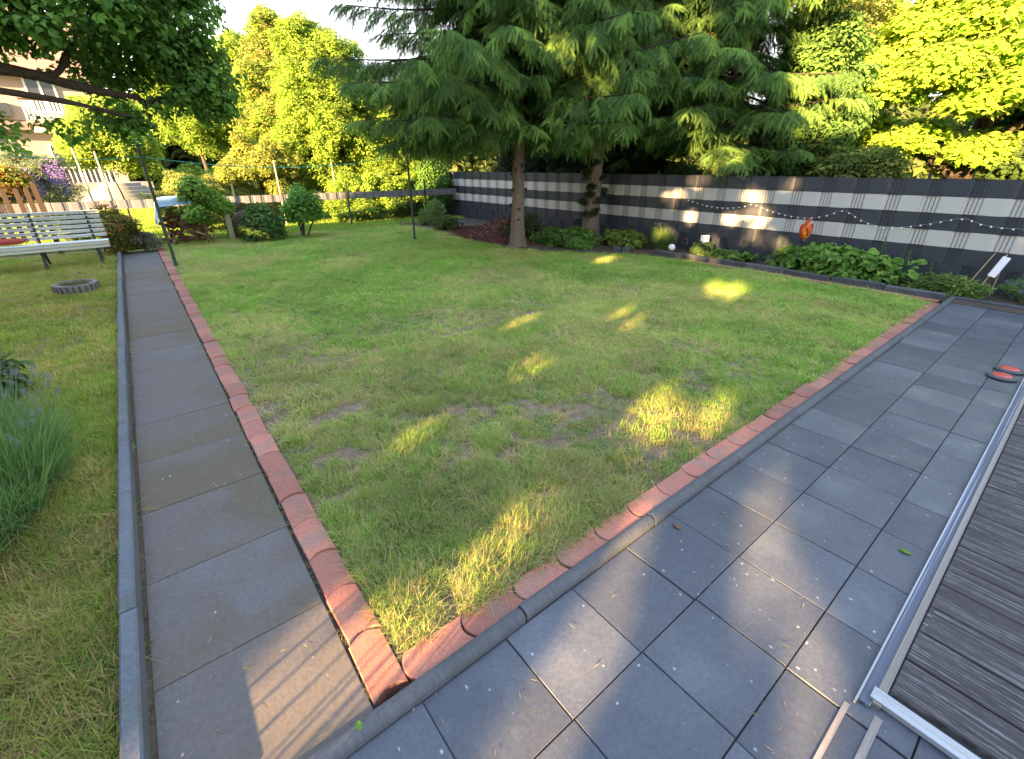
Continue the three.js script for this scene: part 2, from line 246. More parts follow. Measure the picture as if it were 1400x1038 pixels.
{
  rnd = rngOf(101);
  const kinds = [tuft(14, 0.06, 0.0042, 0.04, 0.7, 1), tuft(14, 0.052, 0.004, 0.045, 1.0, 2), tuft(10, 0.085, 0.0038, 0.03, 0.6, 3), tuft(12, 0.04, 0.0042, 0.05, 1.3, 4)];
  const flat = tuft(7, 0.09, 0.0026, 0.06, 2.3, 5), lists = kinds.map(() => []), dead = [];
  const place = (u, v, left) => {
    let [lush, dry] = grassField(u, v);
    if (left) { dry = smooth(0.3, 0.62, fbm(u * 1.2, v * 1.2, 25, 4)); lush = 0.75 + 0.25 * smooth(0.3, 0.6, fbm(u * 1.7, v * 1.7, 28, 3)); }
    const far = Math.hypot(u + 0.75, v + 1); if (rnd() > 0.12 + 0.9 * lush - (left ? 0.25 : 0.8) * smooth(7, 2, far) * smooth(0.46, 0.6, fbm(u * 9, v * 9, 37, 2))) return;
    const big = 1 + 0.05 * Math.min(far, 12);
    const q = new THREE.Quaternion().setFromEuler(_e.set(rr(-0.25, 0.25), rnd() * 6.283, rr(-0.25, 0.25)));
    const p = new THREE.Vector3(u, (left ? 0.05 * (fbm(u * 1.1, v * 1.1, 8, 3) - 0.5) - 0.005 : lawnBump(u, v)) - 0.004, -v);
    const near = smooth(5.5, 1.5, far); const k = (1 + 0.12 * near) * (left ? rr(0.6, 1.2) : rr(0.6, 1.05)) * (0.65 + 0.75 * fbm(u * 3.5, v * 3.5, 41, 2));
    const straw = rnd() < 0.16 + 0.42 * dry, yell = rnd();
    let c = straw ? mix3([0.5, 0.41, 0.19], [0.38, 0.35, 0.12], yell) : mix3([0.16, 0.32, 0.04], [0.29, 0.4, 0.075], clamp(yell * 0.7 + dry * 0.5));
    if (left) c = straw ? mix3([0.42, 0.33, 0.12], [0.32, 0.28, 0.06], yell) : mix3([0.15, 0.26, 0.03], [0.26, 0.31, 0.04], yell);
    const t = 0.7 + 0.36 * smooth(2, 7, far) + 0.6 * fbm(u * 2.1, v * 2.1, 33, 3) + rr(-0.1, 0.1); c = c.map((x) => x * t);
    if (straw && rnd() < 0.35) dead.push({ p, q, s: k * rr(0.8, 1.3), c }); else lists[Math.floor(rnd() * 4)].push({ p, q, s: new THREE.Vector3(k * big, k * (lush < 0.5 ? 0.8 : 1) * rr(0.75, 1.15), k * big), c });
  };
  const scatter = (n, u0, u1, v0, v1, poly, left) => { for (let i = 0; i < n; i++) { const u = rr(u0, u1), v = rr(v0, v1); if (poly && !inPoly(u, v, poly)) continue; place(u, v, left); } };
  scatter(38000, -0.36, 4.2, 0.2, 3.4, LAWN); scatter(18000, -0.36, 1.2, 0.2, 2.2, LAWN); scatter(62000, -0.4, 8.05, 2.6, 9, LAWN); scatter(38000, -0.4, 8.05, 8, 14.1, LAWN); scatter(20000, 4, 8.05, 0.17, 3.2, LAWN);
  const lawn = new THREE.Group(); lawn.name = 'lawn_grass'; scene.add(lawn); tag(lawn, 'short patchy green grass of the lawn inside the red brick border', 'grass', null, 'stuff');
  kinds.forEach((g, i) => copies('grass_blades', g, GM, lists[i], lawn)); copies('dry_grass', flat, GM, dead, lawn);
  const wl = []; for (let i = 0; i < 900; i++) { const u = rr(-0.38, 6), v = 0.2 + 9 * rnd() ** 1.5; if (!inPoly(u, v, LAWN) || fbm(u * 2, v * 2, 51, 2) < 0.5) continue; wl.push({ p: V(u, 0.012, v), q: new THREE.Quaternion().setFromEuler(_e.set(rr(-0.3, 0.3), rnd() * 6.28, rr(-0.3, 0.3))), s: new THREE.Vector3(rr(0.25, 0.5), 0.2, rr(0.25, 0.5)), c: mix3([0.1, 0.22, 0.04], [0.16, 0.3, 0.06], rnd()) }); } copies('lawn_weeds', clump(77, 12, 0.1, 0.07, 0.045, 'oval', 0.4, 0), GM, wl, lawn);
  const L2 = kinds.map(() => []), d2 = dead.splice(0); lists.forEach((l, i) => { lists[i] = L2[i]; });
  scatter(38000, -3.4, -1.29, 0.2, 5.5, null, true); scatter(26000, -5, -1.29, 5, 13.5, null, true);
  const lg = new THREE.Group(); lg.name = 'rough_grass'; scene.add(lg); tag(lg, 'mossy yellow green rough grass left of the grey kerb', 'grass', null, 'stuff');
  kinds.forEach((g, i) => copies('grass_blades', g, GM, lists[i], lg)); copies('dry_grass', flat, GM, dead, lg);
  // meadow beyond the mesh fence
  const far = []; for (let i = 0; i < 22000; i++) { const u = rr(-6, 9), v = 14.2 + 14 * rnd() ** 1.9; far.push({ p: V(u, -0.05, v), q: new THREE.Quaternion().setFromEuler(_e.set(0, rnd() * 6.28, 0)), s: rr(1.5, 3), c: mix3([0.22, 0.4, 0.05], [0.4, 0.5, 0.07], rnd()) }); }
  const mg = copies('meadow_grass', kinds[0], GM, far, scene); tag(mg, 'sunlit grass of the next garden behind the mesh fence', 'grass', null, 'stuff');
}

// ============ path, kerb, brick border, edging, terrace ============
{
  const path = structure('path', 'grey slab path along the left of the lawn'); rnd = rngOf(11);
  mesh('path_bed', sheet([[-1.2, 0.06], [-0.53, 0.06], [-0.53, 13.2], [-1.2, 13.2]], -0.012), M.joint, path);
  const variants = [...Array(6)].map(() => slab(0.638, 0.05, 0.6155, 0.003, rr(0, 9), rr(0, 9)));
  for (let i = 0; i < 21; i++) { const v0 = 0.05 + 0.62 * i; const m = mesh('path_slab', variants[i % 6], M.path, path); m.position.set(-0.8715 + rr(-0.003, 0.003), rr(-0.003, 0.001), -(v0 + 0.31)); m.rotation.set(rr(-0.003, 0.003), Math.PI * (i % 2), rr(-0.003, 0.003)); }
  mesh('gutter_soil', sheet([[-1.225, 0.06], [-1.185, 0.06], [-1.185, 13.1], [-1.225, 13.1]], -0.006), M.soil, path);
  const kerb = structure('kerb', 'raised grey concrete kerb left of the path'); const kv = [...Array(4)].map(() => slab(0.062, 0.2, 0.996, 0.008, rr(0, 9), rr(0, 9)));
  for (let i = -2; i < 13; i++) { const m = mesh('kerb_stone', kv[(i + 4) % 4], M.kerb, kerb); m.position.set(-1.243 + rr(-0.004, 0.004), 0.085 + rr(-0.006, 0.006), -(i + 0.5 + 0.08)); m.rotation.set(rr(-0.004, 0.004), 0, rr(-0.02, 0.02)); }
  // red bricks with a rounded nose that fits the hollow of the next
  const brickShape = (w, l) => { const s = new THREE.Shape(), h = w / 2, c = 0.03; s.moveTo(-h, -l / 2); for (let k = 1; k <= 6; k++) { const a = -1 + k / 3; s.lineTo(h * a, -l / 2 + c * (1 - a * a)); } s.lineTo(h, l / 2); for (let k = 1; k <= 6; k++) { const a = 1 - k / 3; s.lineTo(h * a, l / 2 + c * (1 - a * a)); } return s; };
  const brickGeo = (w, l, ou, ov) => { const g = new THREE.ExtrudeGeometry(brickShape(w - 0.012, l - 0.013), { depth: 0.06, bevelEnabled: true, bevelThickness: 0.006, bevelSize: 0.005, bevelSegments: 2, curveSegments: 1 }); g.rotateX(-Math.PI / 2).translate(0, -0.066, 0); const p = g.attributes.position, uv = g.attributes.uv; for (let i = 0; i < p.count; i++) uv.setXY(i, p.getX(i) + ou, p.getZ(i) + p.getY(i) + ov); return g; };
  const border = structure('brick_border', 'red brick border round the lawn'); const bv = [...Array(6)].map(() => brickGeo(0.145, 0.28, rr(0, 5), rr(0, 5)));
  const tones = [...Array(4)].map((_, i) => { const m = M.brick.clone(); m.color = rgb(0.88 + i * 0.13, 0.86 + i * 0.13, 0.86 + i * 0.13); return m; });
  for (let i = 0; i < 47; i++) { const m = mesh('brick', bv[i % 6], tones[Math.floor(rnd() * 4)], border); m.position.set(-0.468 + rr(-0.007, 0.007), 0.011 + rr(-0.007, 0.007), -(0.235 + 0.283 * i)); m.rotation.set(rr(-0.02, 0.02), rr(-0.03, 0.03), rr(-0.03, 0.03)); }
  for (let i = 0; i < 29; i++) { const m = mesh('brick', bv[(i + 2) % 6], tones[Math.floor(rnd() * 4)], border); m.position.set(-0.235 + 0.287 * i, 0.012 + rr(-0.006, 0.005), -(0.135 + rr(-0.006, 0.006))); m.rotation.set(rr(-0.03, 0.03), Math.PI / 2 + rr(-0.03, 0.03), rr(-0.02, 0.02)); }
  for (let i = 0; i < 14; i++) { const m = mesh('brick', bv[i % 6], tones[i % 4], border); m.position.set(8.085, 0.012, -(0.25 + 0.285 * i)); m.rotation.y = rr(-0.02, 0.02); }   // along the bed
  // round-topped edging between lawn and terrace
  const edge = structure('edging', 'round topped grey edging between bricks and terrace');
  const prof = () => { const s = new THREE.Shape(); s.moveTo(-0.033, -0.15); s.lineTo(0.033, -0.15); s.lineTo(0.033, 0.012); for (let k = 0; k <= 8; k++) { const a = k / 8 * Math.PI; s.lineTo(0.033 * Math.cos(a), 0.012 + 0.03 * Math.sin(a)); } s.lineTo(-0.033, -0.15); return s; };
  const eg = (() => { const g = new THREE.ExtrudeGeometry(prof(), { depth: 0.925, bevelEnabled: true, bevelThickness: 0.003, bevelSize: 0.003, bevelSegments: 1 }); g.translate(0, 0, -0.4625).rotateY(Math.PI / 2); const p = g.attributes.position, uv = g.attributes.uv; for (let i = 0; i < p.count; i++) uv.setXY(i, p.getX(i), p.getZ(i) + p.getY(i)); return g; })();
  for (let i = -2; i < 9; i++) { const m = mesh('edging_stone', eg, M.stone, edge); const u = 0.59 + 0.94 * i; m.position.set(u, rr(-0.004, 0.004), -(0.036 + rr(-0.003, 0.003))); m.rotation.z = rr(-0.004, 0.004); m.rotation.y = rr(-0.003, 0.003); }
  // terrace slabs
  const terrace = structure('terrace', 'terrace of square anthracite slabs'); const tv = [...Array(10)].map(() => slab(0.3955, 0.05, 0.3955, 0.0025, rr(0, 9), rr(0, 9)));
  mesh('terrace_bed', sheet([[-2, 0.0], [8.5, 0.0], [8.5, -3.2], [-2, -3.2]], -0.014), M.joint, terrace);
  const pt = [...Array(4)].map((_, i) => { const m = M.patio.clone(); m.color = rgb(0.57 + i * 0.08, 0.58 + i * 0.075, 0.6 + i * 0.07); return m; });
  for (let r = 0; r < 8; r++) for (let i = -5; i < 21; i++) {
    const u = 0.2 + 0.4 * i, v = -0.2 - 0.4 * r; if (r >= 3 && (u > 1.0 ? u < 7 || r > 4 : u < -1.5)) { if (u > 1.0) continue; }
    const m = mesh('terrace_slab', tv[Math.floor(rnd() * 10)], pt[Math.floor(rnd() * 4)], terrace); m.position.set(u + rr(-0.0015, 0.0015) + (r === 1 ? 0.006 : 0), rr(-0.003, 0.001), -v); m.rotation.set(rr(-0.003, 0.003), Math.floor(rnd() * 4) * Math.PI / 2 + rr(-0.002, 0.002), rr(-0.003, 0.003));
  }
  { const L = []; for (let i = 0; i < 900; i++) { const along = rnd() < 0.6, u = along ? rr(-0.6, 8) : 0.4 * Math.floor(rr(-1, 18)) + rr(-0.003, 0.003), v = along ? -0.4 * Math.floor(rnd() * 3) - (rnd() < 0.5 ? 0.004 : 0) + rr(-0.003, 0.003) : rr(-1, 0); if (fbm(u * 2, v * 2, 61, 2) < 0.52) continue; L.push({ p: V(u, -0.012, v), q: new THREE.Quaternion().setFromEuler(new THREE.Euler(0, rnd() * 6.28, 0)), s: rr(0.12, 0.4), c: rnd() < 0.5 ? [0.12, 0.2, 0.05] : [0.2, 0.17, 0.1] }); } copies('joint_moss', tuft(9, 0.04, 0.006, 0.02, 1.2, 15), GM, L, terrace);
    const P = []; for (let i = 0; i < 500; i++) { const g1 = rnd() < 0.5, v = rr(0.1, 11), u = g1 ? -1.2 + rr(-0.01, 0.01) : -0.546 + rr(-0.006, 0.006); if (fbm(u * 2, v * 1.3, 62, 2) < 0.45) continue; P.push({ p: V(u, -0.008, v), q: new THREE.Quaternion().setFromEuler(new THREE.Euler(0, rnd() * 6.28, 0)), s: rr(0.2, 0.7), c: mix3([0.14, 0.18, 0.04], [0.24, 0.18, 0.09], rnd()) }); } copies('joint_moss', tuft(9, 0.04, 0.006, 0.025, 1.4, 16), GM, P, path); }
  for (let i = 0; i < 3; i++) { const m = mesh('edging_stone', eg, M.darkStone, edge); m.position.set(8.45, 0.0, -(-0.42 - 0.94 * i)); m.rotation.y = Math.PI / 2; }
  // bed edging: dark kerb blocks along the flower bed
  const bed = structure('bed_edging', 'dark stone blocks edging the flower bed'); const bs = [...Array(4)].map(() => slab(0.11, 0.16, 0.72, 0.012, rr(0, 9), rr(0, 9)));
  for (let i = 0; i < 7; i++) { const m = mesh('edging_block', bs[i % 4], i % 3 ? M.darkStone : M.stone, bed); m.position.set(8.21 + rr(-0.012, 0.012), 0.1 + rr(-0.01, 0.01), -(0.46 + 0.735 * i - (i > 5 ? 0.1 : 0))); m.rotation.set(rr(-0.01, 0.01), rr(-0.02, 0.02) - (i > 4 ? 0.12 : 0), rr(-0.03, 0.03)); }
  const cb = slab(0.16, 0.16, 0.16, 0.02, 3, 4);
  for (const [u, v] of [[7.86, 5.62], [7.74, 5.78]]) { const m = mesh('edging_block', cb, M.darkStone, bed); m.position.set(u, 0.12, -v); m.rotation.y = rr(0.4, 0.8); }
}
// ---- wood-look platform at the right ----
{
  const dk = structure('deck', 'low platform of dark weathered planks beside the terrace'); rnd = rngOf(19);
  const V0 = -1.085, U0 = 0.9, Y = 0.03;
  mesh('deck_bed', box(8, 0.05, 3, U0 + 4.02, Y - 0.045, V0 - 1.52), M.joint, dk);
  const W = 0.19; for (let i = 0; i < 36; i++) for (let k = 0; k < 2; k++) {
    const len = k ? 1.2 : (i % 2 ? 0.42 : 1.1) , v1 = V0 - (k ? (i % 2 ? 0.425 : 1.105) : 0), g = slab(W - 0.006, 0.03, len - 0.006, 0.003, 0, 0); const p = g.attributes.position, uv = g.attributes.uv, ou = rr(0, 3), ov = rr(0, 3);
    for (let q = 0; q < p.count; q++) uv.setXY(q, p.getZ(q) + ou, p.getX(q) + ov);
    const m = mesh('plank', g, M.deck, dk); m.position.set(U0 + 0.1 + W * (i + 0.5), Y + rr(-0.001, 0.001), -(v1 - len / 2));
  }
  mesh('membrane_strip', box(7.4, 0.012, 0.036, U0 + 3.68, 0.008, -1.0385), M.bitumen, dk);
  mesh('edge_profile', box(7.4, 0.022, 0.007, U0 + 3.66, 0.012, -1.016), M.profile, dk);
  mesh('mortar_band', box(7.4, 0.022, 0.026, U0 + 3.7, 0.012, V0 + 0.015), M.beige, dk);
  mesh('front_profile', box(0.055, 0.022, 1.6, U0 + 0.04, 0.017, V0 - 0.8 + 0.04), M.profile, dk);
  mesh('mortar_strip', box(0.36, 0.003, 0.018, 0.66, 0.0025, -1.0), M.beige, dk); mesh('mortar_strip', box(0.3, 0.003, 0.024, 0.72, 0.0025, -1.09), M.beige, dk);
}

// ============ privacy fence ============
{
  const f = thing('privacy_fence', 'tall anthracite fence with two woven cream stripes behind the flower bed', 'fence', [9.2, 0, 0]);
  const ribbon = (phase, h, seed) => {   // a plastic strip woven in front of and behind the wires, runs along v
    const n = 100, L = 2.498, pos = [], idx = [], uv = []; const off = (v) => { const t = (((v / 0.5 + phase) % 1) + 1) % 1; const k = smooth(0, 0.08, t) * (1 - smooth(0.6, 0.68, t)); return -lerp(-0.006, 0.0065, k); };
    for (let i = 0; i <= n; i++) { const v = L * i / n, x = off(v); for (const [dx, y] of [[-0.0008, 0], [-0.0008, h], [0.0008, 0], [0.0008, h]]) { pos.push(x + dx + 0.0008 * Math.sin(v * 3 + seed), y, -v); uv.push(v, y); } if (i < n) { const q = i * 4; idx.push(q, q + 5, q + 1, q, q + 4, q + 5, q + 2, q + 3, q + 7, q + 2, q + 7, q + 6, q + 1, q + 5, q + 7, q + 1, q + 7, q + 3, q, q + 2, q + 6, q, q + 6, q + 4); } }
    const g = new THREE.BufferGeometry(); g.setAttribute('position', new THREE.Float32BufferAttribute(pos, 3)); g.setAttribute('uv', new THREE.Float32BufferAttribute(uv, 2)); g.setIndex(idx); return plain((() => { const t = g.toNonIndexed(); t.computeVertexNormals(); return t; })());
  };
  const RH = 0.247, gA = ribbon(0.1, RH - 0.004, 1), gB = ribbon(0.6, RH - 0.004, 2);
  const wires = []; for (let i = 0; i < 50; i++) wires.push(box(0.005, 1.6, 0.005, 0, 0.8, 0.025 + i * 0.05)); for (let j = 0; j <= 7; j++) for (const s of [-1, 1]) wires.push(box(0.005, 0.006, 2.5, s * 0.005, Math.max(0.02, 1.6 - j * RH), 1.25));
  const wg = mergeGeometries(wires.map(plain));
  for (let k = -1; k < 7; k++) {
    const v0 = -2.4 + 2.5 * (k + 0.08) - (-2.4 + 2.5 * 0.08) * 0 , vv = k * 2.5 - 1.53;
    mesh('wire_mesh', wg, M.anthracite, f).position.set(0, 0, -vv);
    for (let r = 0; r < 7; r++) { const light = r === 1 || r === 3, b = r === 5; const y = 1.6 - (r + 1) * RH; const m = mesh(light ? 'cream_strip' : 'dark_strip', b ? gB : gA, light ? M.stripLight : M.stripDark, f); m.position.set(0.0, r === 6 ? -0.125 : y, -vv); m.rotation.x = 0; }
    const post = mesh('fence_post', [box(0.06, 1.66, 0.04, 0.045, 0.83, vv), box(0.066, 0.012, 0.046, 0.045, 1.666, vv)], M.anthracite, f);
  }
}
// ============ mesh fence ============
{
  const f = thing('mesh_fence', 'low green wire fence with one woven grey strip behind the lawn', 'fence', [0, 0, 14.5]); rnd = rngOf(23);
  const posts = [-3.6, -0.25, 4.8, 7.6, 1.6], W = []; for (const u of posts) mesh('fence_post', [box(0.045, 1.36, 0.045, u, 0.68, 0), box(0.05, 0.012, 0.05, u, 1.366, 0)], M.greenMetal, f);
  for (let u = -5; u < 8.9; u += 0.055) W.push(box(0.0035, 1.12, 0.0035, u, 0.56, 0)); for (let y = 0.06; y < 1.14; y += 0.1) W.push(box(13.9, 0.0035, 0.0035, 1.95, y, 0.004));
  mesh('wire_mesh', W, M.greenMetal, f);
  for (let k = 0; k < 5; k++) {   // strip segments with the wave of the weave
    const n = 100, pos = [], idx = [], L = 2.78; for (let i = 0; i <= n; i++) { const u = L * i / n, t = ((u / 0.3) % 1), z = lerp(-0.006, 0.007, smooth(0, 0.12, t) * (1 - smooth(0.62, 0.74, t))); for (const y of [0, 0.2]) pos.push(u, y, z); if (i < n) { const q = i * 2; idx.push(q, q + 2, q + 3, q, q + 3, q + 1); } }
    const g = new THREE.BufferGeometry(); g.setAttribute('position', new THREE.Float32BufferAttribute(pos, 3)); g.setIndex(idx); const t = g.toNonIndexed(); t.computeVertexNormals();
    const m = mesh('grey_strip', t, M.stripGrey, f); m.position.set(-5 + 2.782 * k, 0.865 - 0.006 * k, 0.001);
  }
}

// ============ foliage makers ============
function leafTri(T, p, dir, up, L, W, fold, kind) {
  const side = new THREE.Vector3().crossVectors(dir, up).normalize(), nrm = new THREE.Vector3().crossVectors(side, dir).normalize();
  const pt = (t, s, h) => [p.x + dir.x * L * t + side.x * W * s + nrm.x * h * W, p.y + dir.y * L * t + side.y * W * s + nrm.y * h * W, p.z + dir.z * L * t + side.z * W * s + nrm.z * h * W];
  if (kind === 'maple') {   // five lobes
    const b = pt(0, 0, 0), R = [[0.1, 0.5], [0.45, 0.28], [0.55, 0.62], [0.66, 0.25], [1, 0]];
    let q = b; for (const [t, s] of R) { const n = pt(t, s, -fold * s); T.tri(pt(0.35, 0, 0), n, q); q = n; } q = b; for (const [t, s] of R) { const n = pt(t, -s, -fold * s); T.tri(pt(0.35, 0, 0), q, n); q = n; }
  } else if (kind === 'oval') {
    const b = pt(0, 0, 0), m = pt(0.5, 0, 0.05), e = pt(1, 0, -0.3);
    for (const s of [1, -1]) { const l0 = pt(0.12, s * 0.28, fold * 0.6), l1 = pt(0.38, s * 0.47, fold), l2 = pt(0.68, s * 0.43, fold * 0.7), l3 = pt(0.9, s * 0.2, -0.05); const f = (x, y, z) => s > 0 ? T.tri(x, y, z) : T.tri(x, z, y); f(b, l0, m); f(l0, l1, m); f(l1, l2, m); f(l2, l3, m); f(l3, e, m); }
  } else { const b = pt(0, 0, 0), e = pt(1, 0, 0); T.tri(b, pt(0.45, 0.5, fold), e); T.tri(b, e, pt(0.45, -0.5, fold)); }
}
function clump(seed, n, R, L, W, kind = 'diamond', flat = 0.6, droop = 0.2) {
  const r = rngOf(seed), T = new Tri(), d = new THREE.Vector3(), up = new THREE.Vector3(), p = new THREE.Vector3();
  for (let i = 0; i < n; i++) {
    const a = r() * 6.283, e = Math.asin(2 * r() - 1), q = R * Math.cbrt(r());
    p.set(Math.cos(a) * Math.cos(e) * q, Math.sin(e) * q * flat, Math.sin(a) * Math.cos(e) * q);
    const b = a + (r() - 0.5) * 2.2; d.set(Math.cos(b), (r() - 0.5) * 0.9 - droop, Math.sin(b)).normalize(); up.set((r() - 0.5) * 1.1, 1, (r() - 0.5) * 1.1).normalize();
    const s = 0.65 + 0.6 * r(); leafTri(T, p, d, up, L * s, W * s, 0.15 + 0.15 * r(), kind);
  }
  return T.build();
}
const CL = {
  small: clump(1, 26, 0.16, 0.075, 0.05), small2: clump(2, 26, 0.17, 0.075, 0.048, 'diamond', 0.8),
  oval: clump(3, 16, 0.17, 0.085, 0.075, 'oval', 0.7, 0.35), oval2: clump(4, 14, 0.18, 0.09, 0.08, 'oval', 0.6, 0.45),
  maple: clump(5, 18, 0.26, 0.105, 0.11, 'maple', 0.4, 0.25), maple2: clump(6, 18, 0.28, 0.1, 0.11, 'maple', 0.35, 0.4),
  tiny: clump(7, 30, 0.1, 0.04, 0.025), long: clump(8, 22, 0.13, 0.11, 0.028, 'diamond', 0.8, -0.3), big: clump(9, 18, 0.3, 0.24, 0.17, 'oval', 0.9, 0.1),
  herb: clump(10, 14, 0.12, 0.12, 0.085, 'oval', 0.5, 0.1), ivy: clump(11, 22, 0.13, 0.07, 0.065, 'oval', 0.7, 0.5),
};
const upV = new THREE.Vector3(0, 1, 0);
function lobes(n, [cu, cy, cv], [ru, ry, rv], size, seed) { const r = rngOf(seed), L = []; for (let i = 0; i < n; i++) { const a = r() * 6.283, e = Math.asin(2 * r() - 1), q = Math.cbrt(0.15 + 0.85 * r()) * (1 - size * 0.5); L.push([cu + ru * q * Math.cos(a) * Math.cos(e), cy + ry * q * Math.sin(e), cv + rv * q * Math.sin(a) * Math.cos(e), size * (0.7 + 0.6 * r()) * Math.min(ru, ry, rv)]); } return L; }
// scatters leaf clumps over the skins of many small lobes, so that crowns have lumps, hollows and gaps
function crown(parent, L, n, geos, colorOf, seed, { mat = LM, s = [0.8, 1.3], flat = 0.75, inner = 0.55, name = 'crown', keep = null } = {}) {
  const r = rngOf(seed), lists = geos.map(() => []), tot = L.reduce((a, l) => a + l[3] * l[3], 0), q = new THREE.Quaternion(), dir = new THREE.Vector3();
  for (let i = 0; i < n; i++) {
    let k = r() * tot, j = 0; while (j < L.length - 1 && (k -= L[j][3] * L[j][3]) > 0) j++;
    const [cu, cy, cv, R] = L[j], a = r() * 6.283, e = Math.asin(2 * r() - 1), f = inner + (1.06 - inner) * Math.sqrt(r());
    dir.set(Math.cos(a) * Math.cos(e), Math.sin(e), Math.sin(a) * Math.cos(e)); const p = new THREE.Vector3(cu + dir.x * R * f, cy + dir.y * R * f * flat, -cv + dir.z * R * f);
    if (p.y < 0.03 || (keep && !keep(p))) continue;
    dir.multiplyScalar(0.7).add(upV).normalize(); q.setFromUnitVectors(upV, dir).multiply(new THREE.Quaternion().setFromAxisAngle(upV, r() * 6.283));
    lists[i % geos.length].push({ p, q: q.clone(), s: lerp(s[0], s[1], r()), c: colorOf(r, p, f) });
  }
  return geos.map((g, i) => copies(name, g, mat, lists[i], parent));
}
const tint = (a, b, v = 0.25) => (r) => { const c = mix3(a, b, r()), k = 1 + v * (2 * r() - 1); return c.map((x) => x * k); };
const rel = (t, u, v) => [u - t.position.x, v + t.position.z];
// a crown of world-space lobes under a thing that stands at (u, v)
function leafy(t, L, ...rest) { return crown(t, L.map(([a, b, c, d]) => [a - t.position.x, b - t.position.y, c + t.position.z, d]), ...rest); }

// ============ spruces ============
function spraygeo(seed, len, n) {   // a drooping fan of stubby needle-clad shoots, axis along +x
  const r = rngOf(seed), T = new Tri();
  const shoot = (x0, y0, z0, dx, dy, dz, L, w) => {
    const d = new THREE.Vector3(dx, dy, dz).normalize(), s = new THREE.Vector3().crossVectors(d, upV).normalize(), nn = new THREE.Vector3().crossVectors(s, d), k = Math.max(5, Math.round(L / 0.013));
    for (let i = 0; i < k; i++) { const t = i / (k - 1), px = x0 + d.x * L * t, py = y0 + d.y * L * t - 0.3 * L * t * t, pz = z0 + d.z * L * t, taper = t < 0.8 ? 1 : 1 - 1.6 * (t - 0.8);
      for (let j = 0; j < 5; j++) { const a = j * 1.2566 + i * 0.7 + r() * 0.5, ca = Math.cos(a), sa = Math.sin(a), nl = w * (0.85 + 0.3 * r()) * taper, q = 0.6, hw = 0.005;
        T.tri([px - d.x * hw, py - d.y * hw, pz - d.z * hw], [px + d.x * hw, py + d.y * hw, pz + d.z * hw], [px + (d.x * q + (s.x * ca + nn.x * sa) * 0.8) * nl, py + (d.y * q + (s.y * ca + nn.y * sa) * 0.8) * nl, pz + (d.z * q + (s.z * ca + nn.z * sa) * 0.8) * nl]); } }
  };
  const ax = (t) => [len * t, -0.22 * len * t * t, 0]; shoot(0, 0, 0, 1, -0.08, 0, len * 0.5, 0.016); { const m = ax(0.5); shoot(m[0], m[1], 0, 1, -0.3, 0, len * 0.5, 0.033); }
  for (let i = 0; i < n; i++) { const t = 0.1 + 0.82 * (i + 0.3 * r()) / n, [x, y] = ax(t); for (const sg of [-1, 1]) { if (r() < 0.12) continue; const L = len * lerp(0.46, 0.32, t) * (0.75 + 0.45 * r()); shoot(x, y, 0, 0.8, -0.25 - 0.6 * r(), sg * (0.65 + 0.4 * r()), L, 0.032); } }
  return T.build();
}
const SPRAYS = [spraygeo(1, 0.5, 4), spraygeo(2, 0.42, 3), spraygeo(3, 0.56, 4), spraygeo(4, 0.46, 3)];
